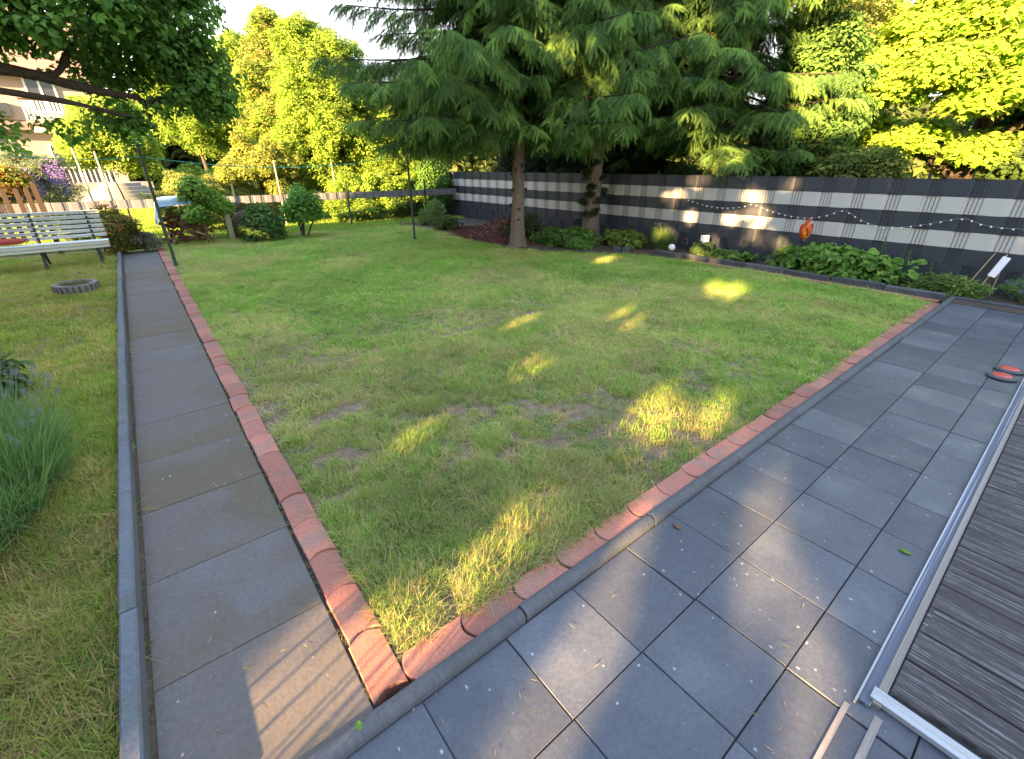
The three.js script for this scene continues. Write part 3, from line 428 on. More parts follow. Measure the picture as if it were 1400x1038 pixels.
function spruce(name, label, u, v, { r = 0.22, H = 11, base = 2.4, R = 4, lean = [0, 0], seed = 1, low = [], knots = 0, hide = null }) {
  const t = thing(name, label, 'spruce', [u, 0, v]), g = rngOf(seed), q = (a, b) => a + (b - a) * g();
  const at = (y) => new THREE.Vector3(lean[0] * y + 0.04 * Math.sin(y * 0.9 + seed), y, -lean[1] * y + 0.04 * Math.cos(y * 0.7));
  const tp = [0, 0.12, 0.5, 1.5, 3, 5, 7.5, H].map((y) => at(y)); tp[0].y = -0.1;
  const tr = limb(tp, r, r * 0.3, 40, 18, 0.1, seed, 1.2); { const p = tr.attributes.position; for (let i = 0; i < p.count; i++) { const y = p.getY(i), k = 1 + 0.3 * Math.exp(-Math.max(0, y) * 5), c = at(Math.max(0, y)); p.setX(i, c.x + (p.getX(i) - c.x) * k); p.setZ(i, c.z + (p.getZ(i) - c.z) * k); } tr.computeVertexNormals(); }
  mesh('trunk', tr, M.bark, t);
  const kg = new THREE.IcosahedronGeometry(0.035, 1); for (let i = 0; i < knots; i++) { const y = q(0.5, 2.2), a = q(2.2, 5.4), c = at(y), k = mesh('branch_stub', new THREE.CylinderGeometry(0.022, 0.032, 0.05, 7).rotateZ(Math.PI / 2), M.darkBark, t); const rad = r * (1 - 0.07 * y) * 0.98; k.position.set(c.x + Math.cos(a) * rad, y, c.z - Math.sin(a) * rad); k.rotation.y = a; }
  const lists = SPRAYS.map(() => []), dead = []; const fw = new THREE.Vector3(), sd = new THREE.Vector3(), Y = new THREE.Vector3(), m3 = new THREE.Matrix4();
  const spray = (p, dir, s, droop, dark) => {
    fw.copy(dir).addScaledVector(upV, -droop).normalize(); sd.crossVectors(fw, upV).normalize(); Y.crossVectors(sd, fw).normalize();
    m3.makeBasis(fw, Y, sd.clone()); const roll = new THREE.Quaternion().setFromAxisAngle(new THREE.Vector3(1, 0, 0), q(-0.6, 0.6));
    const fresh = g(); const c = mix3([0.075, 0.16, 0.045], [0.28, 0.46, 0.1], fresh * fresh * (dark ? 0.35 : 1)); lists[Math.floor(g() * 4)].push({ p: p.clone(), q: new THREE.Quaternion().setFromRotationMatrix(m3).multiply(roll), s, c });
  };
  const branch = (y, a, L, sag, lift) => {
    const o = at(y), dir = new THREE.Vector3(Math.cos(a), 0, -Math.sin(a)), pt = (s) => o.clone().addScaledVector(dir, L * s).add(new THREE.Vector3(0, L * (-sag * s + lift * s * s), 0));
    if (hide && hide(pt(0.8).x + u, -(pt(0.8).z) + v)) return;
    mesh('branch', limb([0, 0.3, 0.65, 1].map(pt), Math.min(r * 0.22, 0.012 * L + 0.012), 0.006, 8, 6, 0.15, seed), M.darkBark, t);
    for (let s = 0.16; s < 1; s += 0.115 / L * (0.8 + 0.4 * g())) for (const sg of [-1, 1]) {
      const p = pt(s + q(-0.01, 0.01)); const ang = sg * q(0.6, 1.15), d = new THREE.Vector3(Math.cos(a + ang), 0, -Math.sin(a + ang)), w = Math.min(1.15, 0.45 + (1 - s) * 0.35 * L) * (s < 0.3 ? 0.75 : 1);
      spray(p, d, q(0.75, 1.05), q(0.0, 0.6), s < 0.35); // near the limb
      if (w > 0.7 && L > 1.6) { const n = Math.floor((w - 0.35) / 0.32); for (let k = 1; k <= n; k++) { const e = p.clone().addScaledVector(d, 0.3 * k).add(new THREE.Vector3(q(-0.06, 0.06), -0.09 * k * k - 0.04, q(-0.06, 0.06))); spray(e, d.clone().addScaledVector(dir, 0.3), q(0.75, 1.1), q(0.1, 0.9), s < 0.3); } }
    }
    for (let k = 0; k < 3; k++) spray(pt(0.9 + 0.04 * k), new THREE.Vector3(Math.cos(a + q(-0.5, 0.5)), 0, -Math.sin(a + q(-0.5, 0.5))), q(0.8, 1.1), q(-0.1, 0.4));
  };
  for (let y = base; y < H - 0.6; y += 0.33) { const k = (y - base) / (H - base), n = y > 7 ? 3 : 6, ph = g() * 6.283; for (let i = 0; i < n; i++) branch(y + q(-0.12, 0.12), ph + i * 6.283 / n + q(-0.3, 0.3), R * Math.pow(1 - k, 0.75) * (k < 0.1 ? q(0.5, 0.85) : q(0.75, 1.08)), q(0.18, 0.34), q(0.08, 0.2)); }
  for (const [y, az, L, sag, lift] of low) branch(y, az * Math.PI / 180, L, sag, lift);
  for (let i = 0; i < 26; i++) { const y = q(base * 0.75, base + 2.2), a = g() * 6.283, o = at(y), L = q(0.4, 1.3); dead.push(limb([o, o.clone().add(new THREE.Vector3(Math.cos(a) * L * 0.5, q(-0.1, 0.15), -Math.sin(a) * L * 0.5)), o.clone().add(new THREE.Vector3(Math.cos(a + 0.2) * L, q(-0.3, 0.1), -Math.sin(a + 0.2) * L))], 0.012, 0.003, 4, 4, 0, 1)); }
  const dm = mesh('dead_twigs', dead, M.twig, t); dm.userData.kind = 'stuff';
  SPRAYS.forEach((sg, i) => copies('needles', sg, NM, lists[i], t)); return t;
}
spruce('spruce_tree', 'spruce with a slim knobbly trunk, left one of the pair beside the mulch heap', 6.53, 7.93, { r: 0.2, H: 11.5, base: 3.0, R: 4.1, lean: [0.006, 0.012], seed: 5, knots: 16, low: [[2.75, 150, 2.6, 0.22, 0.1], [2.7, 100, 2.2, 0.25, 0.1], [2.6, 190, 1.6, 0.3, 0.1], [2.75, 240, 1.5, 0.25, 0.1], [2.8, 60, 2.4, 0.25, 0.1], [4.0, 140, 4.3, 0.1, 0.08], [3.6, 165, 3.5, 0.15, 0.05], [3.4, 125, 3.4, 0.28, 0.06], [3.0, 135, 2.9, 0.3, 0.06], [3.2, 210, 2.2, 0.25, 0.1], [2.9, 115, 2.6, 0.3, 0.05], [2.8, 150, 3.0, 0.25, 0.05], [3.8, 130, 3.9, 0.14, 0.06], [3.3, 145, 3.6, 0.22, 0.05], [3.1, 165, 2.8, 0.25, 0.08], [3.5, 110, 3.2, 0.25, 0.08]] });
spruce('spruce_tree', 'spruce with a thick ivy covered trunk, right one of the pair before the fence', 8.7, 7.6, { r: 0.27, H: 12.5, base: 3.6, R: 4.2, lean: [0.055, -0.02], seed: 9, low: [[3.3, 150, 1.8, 0.2, 0.1], [3.3, 300, 1.8, 0.3, 0.1]] });
spruce('spruce_tree', 'dark spruce behind the fence, its sunlit branch hanging over the stripes', 10.7, 5.2, { r: 0.2, H: 12, base: 2.7, R: 3.0, seed: 13, hide: (u, v) => v < 3.5, low: [[2.5, 205, 1.5, 0.3, 0.05], [2.4, 225, 1.5, 0.32, 0.05], [2.3, 270, 1.6, 0.25, 0.1], [2.2, 300, 1.8, 0.25, 0.1], [2.4, 215, 1.9, 0.3, 0.02]] });
spruce('spruce_tree', 'dark spruce filling the gap behind the two trunks', 12.4, 9.2, { r: 0.2, H: 12, base: 1.6, R: 3.6, seed: 17 });
{
  const t = scene.getObjectByName('spruce_tree_001'); t.name = 'spruce_tree_001';
  const L = []; const g = rngOf(3); for (let i = 0; i < 26; i++) { const y = 0.15 + 2.0 * g(), a = g() * 6.283; L.push([0.055 * y + Math.cos(a) * 0.27, y, -0.02 * y + Math.sin(a) * 0.27, 0.1]); }
  crown(t, L.filter((l) => l[0] < 0.25), 210, [CL.ivy], tint([0.025, 0.05, 0.015], [0.05, 0.09, 0.02]), 4, { s: [0.35, 0.6], name: 'ivy' });
}

// ============ sunlit background trees ============
function tree(name, label, category, u, v, h, r, L, n, geos, col, seed, opt = {}) {
  const t = thing(name, label, category, [u, 0, v], 0, opt.group); const top = L.reduce((m, l) => Math.max(m, l[1]), h * 0.7);
  mesh('trunk', limb([new THREE.Vector3(0, -0.1, 0), new THREE.Vector3(0.05, h * 0.3, 0.03), new THREE.Vector3(-0.04, h * 0.6, 0), new THREE.Vector3(0, top * 0.95, 0)], r, r * 0.25, 14, 9, 0.12, seed), opt.dark ? M.darkBark : M.bark, t);
  const g = rngOf(seed + 50); for (let i = 0; i < Math.min(L.length, opt.limbs ?? 12); i++) { const l = L[Math.floor(g() * L.length)], e = new THREE.Vector3(l[0] - u, l[1], -(l[2] - v)), y = Math.max(h * 0.15, e.y * 0.6); mesh('limb', limb([new THREE.Vector3(0, y, 0), new THREE.Vector3(e.x * 0.4, lerp(y, e.y, 0.35) + 0.1, e.z * 0.4), e], r * 0.4, 0.012, 7, 6, 0.15, i), opt.dark ? M.darkBark : M.bark, t); }
  leafy(t, L, n, geos, col, seed, opt); return t;
}
const YG = tint([0.2, 0.34, 0.03], [0.31, 0.44, 0.05], 0.3);
tree('hornbeam_tree', 'tall yellow green sunlit tree, highest of those behind the mesh fence', 'tree', 5.9, 17.6, 6.6, 0.18, [...lobes(230, [5.8, 3.2, 17.6], [2.2, 3.2, 1.4], 0.27, 1), ...lobes(60, [5.2, 5.5, 17.6], [1.0, 0.75, 0.8], 0.36, 2)], 9000, [CL.small, CL.small2], YG, 21, { dark: true });
tree('hornbeam_tree', 'yellow green sunlit tree left of the highest one, reddish young leaf tips', 'tree', 4.4, 19.6, 5.6, 0.14, [...lobes(190, [4.4, 2.9, 19.6], [1.5, 3.3, 1.1], 0.28, 3), ...lobes(30, [4.7, 6.1, 19.8], [0.7, 0.8, 0.6], 0.4, 4)], 6400, [CL.small, CL.small2], (r, p) => { const red = r() < 0.35 ? r() : 0; return mix3(mix3([0.2, 0.33, 0.03], [0.3, 0.42, 0.06], r()), [0.46, 0.3, 0.12], red * 0.8); }, 22, { dark: true });
tree('hornbeam_tree', 'sunlit yellow green tree at the left end of the striped fence', 'tree', 8.2, 16.9, 4.4, 0.12, lobes(150, [7.9, 1.95, 16.9], [1.7, 2.2, 1.0], 0.3, 5), 5600, [CL.small, CL.small2], YG, 23, { dark: true });
tree('hornbeam_tree', 'far yellow green tree with a dark trunk seen right of the clothes pole', 'tree', 2.0, 22, 4.4, 0.13, [...lobes(150, [2.5, 4.0, 22], [2.2, 2.0, 1.4], 0.28, 7), ...lobes(24, [4.2, 5.9, 22.3], [0.9, 0.7, 0.8], 0.45, 9)], 6800, [CL.small, CL.small2], tint([0.2, 0.34, 0.035], [0.31, 0.43, 0.06], 0.3), 24, { dark: true });
tree('fruit_tree', 'small yellow leaved tree between the pale stakes in the next garden', 'tree', -0.9, 18, 2.8, 0.03, lobes(60, [-0.7, 2.6, 18], [1.2, 1.1, 1.0], 0.34, 9), 2000, [CL.small, CL.small2], tint([0.28, 0.42, 0.05], [0.38, 0.5, 0.08], 0.25), 25);
function shrub(name, label, L, n, geos, col, seed, opt = {}) { const c = L[0].slice(); { const g2 = rngOf(seed + 900), mx = L.reduce((a, l) => [a[0] + l[0] / L.length, a[1] + l[1] / L.length, a[2] + l[2] / L.length], [0, 0, 0]), k = L.length; for (let i = 0; i < k * 0.6; i++) { const l = L[Math.floor(g2() * k)], f = 1.15 + 0.45 * g2(); L.push([mx[0] + (l[0] - mx[0]) * f, Math.max(0.05, mx[1] + (l[1] - mx[1]) * (l[1] > mx[1] ? f : 1)), mx[2] + (l[2] - mx[2]) * f, l[3] * (0.25 + 0.35 * g2())]); } }
  const  t = thing(name, label, opt.category ?? 'shrub', [opt.u ?? c[0], 0, opt.v ?? c[2]], 0, opt.group); const g = rngOf(seed), S = []; for (let i = 0; i < (opt.stems ?? 6); i++) { const l = L[Math.floor(g() * L.length)], x = l[0] - t.position.x, z = -(l[2] + t.position.z), w = opt.stem ?? 0.012; S.push(limb([new THREE.Vector3(x * 0.2 * g(), -0.03, z * 0.2 * g()), new THREE.Vector3(x * 0.5, l[1] * 0.5, z * 0.5), new THREE.Vector3(x, l[1], z)], w, w * 0.4, 6, 6, 0.1, i)); } mesh('stems', S, opt.stemMat ?? M.twig, t); leafy(t, L, n, geos, col, seed, opt); return t; }
shrub('hedge_shrub', 'low sunlit hedge shrub behind the right half of the mesh fence', lobes(70, [6.2, 0.75, 15.9], [2.2, 0.95, 0.6], 0.4, 31), 3000, [CL.small, CL.small2], YG, 32);
shrub('hedge_shrub', 'low sunlit shrub behind the mesh fence near the pale stakes', lobes(70, [3.0, 1.25, 17.2], [1.5, 1.4, 0.7], 0.36, 33), 3200, [CL.small, CL.small2], tint([0.24, 0.3, 0.04], [0.34, 0.37, 0.07]), 34);
shrub('hedge_shrub', 'pale green shrub behind the blue tarp', lobes(22, [0.7, 0.9, 16.4], [1.1, 0.9, 0.7], 0.5, 35), 1500, [CL.small, CL.tiny], tint([0.22, 0.28, 0.05], [0.32, 0.36, 0.09]), 36);
shrub('hedge_shrub', 'sunlit green shrub under the far tree with the dark trunk', lobes(40, [1.2, 0.9, 18.6], [1.5, 1.1, 0.7], 0.4, 41), 1900, [CL.small, CL.small2], tint([0.2, 0.34, 0.035], [0.3, 0.42, 0.06]), 42);
shrub('hedge_shrub', 'grey green feathery shrub beside the purple flowers', lobes(24, [-2.6, 1.5, 17.4], [1.0, 0.8, 0.6], 0.5, 37), 1100, [CL.tiny, CL.long], tint([0.16, 0.23, 0.12], [0.25, 0.31, 0.18]), 38);
shrub('hedge_shrub', 'orange and yellow flowering shrub over the picket fence', lobes(18, [-3.2, 1.35, 15.2], [0.8, 0.5, 0.5], 0.5, 39), 900, [CL.tiny, CL.small], (r) => r() < 0.3 ? [0.5, 0.2, 0.04] : mix3([0.22, 0.29, 0.04], [0.38, 0.38, 0.05], r()), 40);
// maple and its neighbours behind the striped fence
{
  const L = []; const g = rngOf(77);
  for (let k = 0; k < 95; k++) { const y = 1.9 + 5.6 * g(), v = lerp(-1.8, 5.1, g()), u = 13.6 + 2.2 * g() - 0.25 * y + 1.2 * Math.abs(v - 2) * 0.2; if (y < 2.9 && v < 1.1) continue; L.push([u, y, v, 0.32 + 0.42 * g()]); }
  tree('maple_tree', 'large sunlit maple with broad bright yellow green leaves behind the fence', 'tree', 15.4, 1.6, 6, 0.24, L, 8600, [CL.maple, CL.maple2], tint([0.2, 0.4, 0.02], [0.42, 0.52, 0.05], 0.35), 78, { flat: 0.45, inner: 0.2, dark: true, limbs: 30, s: [0.85, 1.35] });
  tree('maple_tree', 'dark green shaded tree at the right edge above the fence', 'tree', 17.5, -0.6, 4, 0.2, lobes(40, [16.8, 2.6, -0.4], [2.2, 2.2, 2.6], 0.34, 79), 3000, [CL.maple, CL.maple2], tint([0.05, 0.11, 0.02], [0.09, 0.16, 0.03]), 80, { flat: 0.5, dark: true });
  tree('pale_tree', 'pale yellow feathery tree between the spruce and the maple', 'tree', 13.6, 4.9, 5.5, 0.1, lobes(150, [13.2, 3.6, 4.5], [1.0, 2.7, 1.3], 0.3, 81), 5600, [CL.tiny, CL.small], tint([0.3, 0.38, 0.1], [0.44, 0.48, 0.18], 0.3), 82);
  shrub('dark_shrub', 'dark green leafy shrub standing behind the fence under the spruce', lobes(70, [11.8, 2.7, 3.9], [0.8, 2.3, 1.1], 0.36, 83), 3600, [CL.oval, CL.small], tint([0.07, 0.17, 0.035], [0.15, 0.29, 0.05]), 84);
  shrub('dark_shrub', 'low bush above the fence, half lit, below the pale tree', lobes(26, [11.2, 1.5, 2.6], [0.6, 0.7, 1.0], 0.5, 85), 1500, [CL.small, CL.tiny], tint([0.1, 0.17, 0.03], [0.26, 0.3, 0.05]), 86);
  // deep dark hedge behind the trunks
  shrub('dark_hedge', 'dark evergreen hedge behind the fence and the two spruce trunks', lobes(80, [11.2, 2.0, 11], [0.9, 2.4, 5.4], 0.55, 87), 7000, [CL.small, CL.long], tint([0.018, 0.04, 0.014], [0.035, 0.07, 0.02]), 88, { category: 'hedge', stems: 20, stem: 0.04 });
  const w = thing('garden_shed', 'white rendered shed wall seen above the fence under the branches', 'shed', [13, 0, 5.0]); mesh('wall', box(0.2, 2.2, 2.4, 0, 1.1, 0), M.whitePaint, w); mesh('roof', box(0.5, 0.08, 2.7, 0.05, 2.26, 0), M.greyRoof, w);
}

// ============ apple tree ============
{
  const t = thing('apple_tree', 'spreading apple tree with dark crooked limbs overhanging the bench', 'tree', [-3.0, 0, 8.6]); const R = (u, y, v) => new THREE.Vector3(u + 3.0, y, -(v - 8.6));
  mesh('trunk', limb([R(-2.95, -0.1, 8.75), R(-3.05, 0.5, 8.7), R(-3.1, 1.2, 8.6), R(-3.0, 1.9, 8.5), R(-2.8, 2.6, 8.4)], 0.16, 0.12, 16, 12, 0.16, 3), M.darkBark, t);
  const limbs = [[[-2.85, 2.3, 8.4], [-2.2, 2.75, 8.45], [-1.55, 2.78, 8.5], [-1.1, 2.75, 8.55], [-0.85, 3.05, 8.55], [-0.6, 3.4, 8.6]], [[-1.25, 2.74, 8.55], [-0.7, 2.62, 8.6], [-0.2, 2.55, 8.7], [0.15, 2.3, 8.8]], [[-2.9, 2.2, 8.45], [-2.3, 2.5, 8.3], [-1.6, 2.5, 8.25], [-1.0, 2.42, 8.3], [-0.4, 2.3, 8.4]], [[-2.8, 2.5, 8.4], [-2.7, 3.1, 8.0], [-2.2, 3.6, 7.6], [-1.5, 3.9, 7.4]], [[-2.85, 2.5, 8.4], [-2.6, 3.2, 8.9], [-1.9, 3.7, 9.3]], [[-0.6, 3.4, 8.6], [0.1, 3.7, 8.5], [0.9, 4.2, 8.4], [1.5, 4.75, 8.2]], [[-0.2, 2.55, 8.7], [0.4, 2.8, 8.65], [0.9, 3.2, 8.6]]];
  limbs.forEach((p, i) => mesh('limb', limb(p.map((q) => R(q[0], q[1] + (i < 3 ? 0.18 : 0.1), q[2])), i === 0 ? 0.11 : i < 3 ? 0.065 : 0.05, 0.02, 18, 8, 0.22, i), M.darkBark, t));
  const L = [...lobes(110, [-0.85, 3.85, 8.5], [2.15, 1.0, 1.5], 0.32, 201), ...lobes(22, [-0.35, 2.7, 8.8], [0.6, 0.65, 0.5], 0.4, 202), ...lobes(26, [0.55, 3.05, 8.6], [0.6, 0.6, 0.6], 0.42, 208), ...lobes(22, [-2.6, 2.7, 7.9], [0.55, 0.35, 0.8], 0.5, 203), ...lobes(12, [-0.3, 4.4, 8.4], [0.6, 0.5, 0.6], 0.5, 204), ...lobes(10, [-1.6, 2.25, 9.0], [0.9, 0.2, 0.4], 0.6, 207), ...lobes(26, [-2.2, 3.5, 9.3], [1.0, 0.5, 0.6], 0.5, 209), ...lobes(16, [-2.7, 2.75, 9.4], [0.6, 0.3, 0.5], 0.6, 210)];
  leafy(t, L, 2050, [CL.oval, CL.oval2], (r) => { const k = r(), c = mix3([0.08, 0.19, 0.03], [0.22, 0.44, 0.07], k * k * k); return c; }, 205, { s: [0.75, 1.15], inner: 0.25, keep: (p) => { const u = p.x - 3, v = 8.6 - p.z; return !(u > -2.4 && u < -0.1 && p.y > 2.6 && p.y < 3.2 && v < 8.7); } });
}
{ // the leaf tip that hangs in from above, right of the apple crown
  const t = scene.getObjectByName('apple_tree'); leafy(t, [[1.6, 4.75, 8.2, 0.28], [1.35, 5.0, 8.1, 0.3]], 40, [CL.oval], tint([0.03, 0.075, 0.02], [0.06, 0.12, 0.03]), 206, { s: [0.7, 1], inner: 0.2 });
}

// ============ tall trees left of the garden, out of view: they shade it, with gaps ============
{
  const D = Math.tan(SUN_EL) / Math.cos(SUN_AZ), SL = Math.tan(SUN_AZ);
  // sunlit spots: [u, v, y, half width across, half height]
  const spots = [[2.2, 0.78, 0, 0.2, 0.1], [2.65, 0.52, 0, 0.1, 0.08], [4.0, 2.5, 0, 0.3, 0.05], [6.4, 2.45, 0, 0.34, 0.09], [2.05, 2.05, 0, 0.11, 0.035], [0.5, 0.45, 0, 0.13, 0.08], [0.05, 0.3, 0, 0.14, 0.08], [-0.35, 0.4, 0, 0.14, 0.09], [-0.72, 0.33, 0, 0.24, 0.09], [0.55, 1.62, 0, 0.06, 0.01], [6.85, 5.3, 0, 0.2, 0.04], [3.0, 3.3, 0, 0.1, 0.03], [0.1, -0.28, 0, 0.13, 0.2], [0.85, 0.0, 0, 0.035, 0.08], [1.55, -0.38, 0, 0.13, 0.14], [0.75, -0.92, 0, 0.09, 0.16],
    [9.2, 5.45, 1.1, 0.3, 0.13], [9.2, 3.65, 1.2, 0.22, 0.16], [9.2, 3.45, 0.9, 0.3, 0.12], [9.2, 4.95, 0.73, 0.16, 0.14], [9.2, 3.95, 0.78, 0.18, 0.1], [9.2, 3.4, 0.5, 0.35, 0.12], [9.2, 2.95, 0.3, 0.2, 0.1], [9.2, 3.0, 1.45, 0.16, 0.05], [9.2, 4.2, 0.24, 0.12, 0.1], [9.2, 4.9, 1.5, 0.25, 0.1], [8.2, 4.0, 0.1, 0.4, 0.06], [9.3, 4.6, 2.0, 0.5, 0.3], [9.0, 4.9, 2.3, 0.3, 0.2], [8.6, 5.3, 0.4, 0.25, 0.15], [7.6, 6.0, 3.0, 0.3, 0.25], [7.3, 6.6, 3.4, 0.3, 0.2], [8.6, 5.2, 4.2, 0.4, 0.3], [2.6, 13.2, 0, 0.4, 0.05]];
  const X = -9.5, proj = (u, v, y) => [v - (u - X) * SL, y + (u - X) * D], holes = spots.map(([u, v, y, a, b]) => [...proj(u, v, y), a, b]);
  const open = (u, v, y) => { const [a, b] = proj(u, v, y); return holes.some(([p, q, ra, rb]) => ((a - p) / (ra + 0.07)) ** 2 + ((b - q) / (rb + 0.07)) ** 2 < 0.45 + 1.1 * vnoise(a * 9, b * 9, 3)); };
  const topOf = (a) => a < 0.8 ? lerp(7.4, 11.6, smooth(-2.7, -1.5, a)) + 0.7 * fbm(a * 1.3, 0, 3, 3) : a < 6 ? 11.6 + 0.7 * fbm(a * 1.3, 0, 3, 3) : lerp(11, 2.4, smooth(6, 11.6, a)) + 0.8 * fbm(a * 1.3, 0, 3, 3);
  const spans = [[-15, -9.5], [-9.5, -4.4], [-4.4, 0.6], [0.6, 5.6], [5.6, 11.9]];
  rnd = rngOf(301);
  const slabLeaf = (() => { const T = new Tri(), r = rngOf(5), p = new THREE.Vector3(), d = new THREE.Vector3(), up = new THREE.Vector3(); for (let i = 0; i < 10; i++) { p.set((r() - 0.5) * 0.16, (r() - 0.5) * 0.16, (r() - 0.5) * 0.16); const a = r() * 6.283; d.set(Math.cos(a) * 0.3, Math.sin(a), (r() - 0.5)).normalize(); up.set(1, (r() - 0.5) * 0.8, (r() - 0.5) * 0.8).normalize(); leafTri(T, p, d, up, 0.13, 0.12, 0.1, 'diamond'); } return T.build(); })();
  spans.forEach(([a0, a1], i) => {
    const t = thing('neighbour_tree', ['dense shade tree left of the garden beside the terrace end', 'dense shade tree left of the garden, second from the terrace end', 'gappy shade tree left of the garden, third from the terrace end', 'tall shade tree left of the garden, fourth from the terrace end', 'tall shade tree left of the garden beside the bench'][i], 'tree', [X - 0.6, 0, (a0 + a1) / 2]);
    mesh('trunk', limb([new THREE.Vector3(0, -0.1, 0), new THREE.Vector3(0.1, 2, 0), new THREE.Vector3(0, 5.5, 0.1)], 0.2, 0.06, 10, 8, 0.1, i), M.darkBark, t);
    const list = [], area = (a1 - a0) * 11.8;
    for (let k = 0; k < area * 420; k++) { const u = X + rr(-1.0, 0), a = rr(a0, a1), v = a, y = rr(0.05, 11.9), [pa, pb] = proj(u, v, y); if (pb > topOf(pa) || (open(u, v, y) && !(pb > 4.4 && rnd() < 0.1))) continue; list.push({ p: new THREE.Vector3(u - t.position.x, y, -v - t.position.z), q: new THREE.Quaternion().setFromAxisAngle(new THREE.Vector3(1, 0, 0), rnd() * 6.283), s: 0.55, c: mix3([0.03, 0.07, 0.015], [0.06, 0.12, 0.03], rnd()) }); }
    copies('crown', slabLeaf, LM, list, t);
  });
}

// ============ garden things ============
// clothes poles and line
function pole(label, u, v, h) {
  const t = thing('clothes_pole', label, 'clothes pole', [u, 0, v], 0, null); mesh('shaft', new THREE.CylinderGeometry(0.026, 0.03, h, 10).translate(0, h / 2, 0), M.greenMetal, t); mesh('foot', new THREE.CylinderGeometry(0.045, 0.05, 0.06, 10).translate(0, 0.02, 0), M.greenMetal, t);
  mesh('hook', new THREE.TorusGeometry(0.035, 0.006, 6, 12).translate(0, h + 0.02, 0), M.tealCord, t); mesh('cap', new THREE.CylinderGeometry(0.034, 0.03, 0.03, 10).translate(0, h, 0), M.tealCord, t); mesh('crossbar', rod(new THREE.Vector3(-0.17, h - 0.05, 0), new THREE.Vector3(0.12, h - 0.02, 0), 0.012), M.greenMetal, t);
}
pole('dark green clothes pole at the path edge below the apple tree', -0.36, 10.45, 2.2); pole('dark green clothes pole standing far in the lawn by the mesh fence', 5.07, 10.59, 2.12);
{
  const pts = []; for (let i = 0; i <= 20; i++) { const t = i / 20; pts.push(V(lerp(-0.36, 5.07, t), lerp(1.98, 2.08, t) - 0.95 * t * (1 - t), lerp(10.45, 10.59, t))); } const g = new THREE.TubeGeometry(new THREE.CatmullRomCurve3(pts), 60, 0.006, 5);
  const p2 = [V(-0.36, 1.98, 10.45), V(-1.0, 1.93, 10.4), V(-2.2, 1.98, 10.2)]; tag(mesh(numbered('clothes_line'), [g, new THREE.TubeGeometry(new THREE.CatmullRomCurve3(p2), 20, 0.006, 5)], M.tealCord), 'thin green clothes line sagging between the two dark poles', 'clothes line');
}
// bench
{
  const t = thing('garden_bench', 'long white slatted garden bench with dark legs beside the path', 'bench', [-1.3, 0, 11.6], 0.03);
  const L = 2.1, bar = (name, y, v, h, d, tilt, rough = 0) => { const s = slab(L, h, d, 0.006); const p = s.attributes.position, uv = s.attributes.uv; for (let i = 0; i < p.count; i++) uv.setXY(i, p.getZ(i) + p.getY(i) + y * 3, p.getX(i) * 0.2); const m = mesh(name, s, M.whitePaint, t); m.position.set(-L / 2, y, -v); m.rotation.x = tilt; return m; };
  for (let i = 0; i < 5; i++) bar('seat_slat', 0.475 - 0.006 * Math.abs(i - 1.2) - (i > 3 ? 0.005 : 0), 0.02 + i * 0.085, 0.028, 0.07, 0.06 - 0.02 * i);
  bar('front_rail', 0.44, -0.04, 0.03, 0.065, -1.45); bar('front_rail', 0.37, -0.035, 0.03, 0.06, -1.5);
  for (let i = 0; i < 6; i++) bar('back_slat', 0.545 + i * 0.088, 0.43 + i * 0.03, 0.026, 0.06, -1.22);
  for (const x of [-0.22, -1.05, -1.88]) { mesh('leg', limb([new THREE.Vector3(x, 0, 0.12), new THREE.Vector3(x, 0.2, 0.03), new THREE.Vector3(x, 0.44, 0.0)], 0.024, 0.024, 8, 6, 0, 1), M.iron, t); mesh('leg', limb([new THREE.Vector3(x, 0, -0.62), new THREE.Vector3(x, 0.25, -0.44), new THREE.Vector3(x, 0.5, -0.42), new THREE.Vector3(x, 1.0, -0.6)], 0.024, 0.02, 10, 6, 0, 1), M.iron, t); mesh('bracket', box(0.03, 0.03, 0.44, x, 0.43, 0.2), M.iron, t); }
  const c = thing('seat_cushion', 'dark red cushion lying on the white bench', 'cushion', [-2.88, 0.485, 11.85]); const g = new THREE.SphereGeometry(0.5, 24, 12); { const p = g.attributes.position; for (let i = 0; i < p.count; i++) { const x = p.getX(i), y = p.getY(i), z = p.getZ(i), f = (k) => Math.sign(k) * Math.pow(Math.abs(k) * 2, 0.4) / 2; p.setXYZ(i, f(x) * 0.72, y * 0.1 + 0.05, f(z) * 0.42); } g.computeVertexNormals(); } mesh('cover', g, M.redFabric, c); mesh('tie', new THREE.TorusGeometry(0.03, 0.008, 6, 10).translate(0.36, 0.05, 0), M.redFabric, c);
}
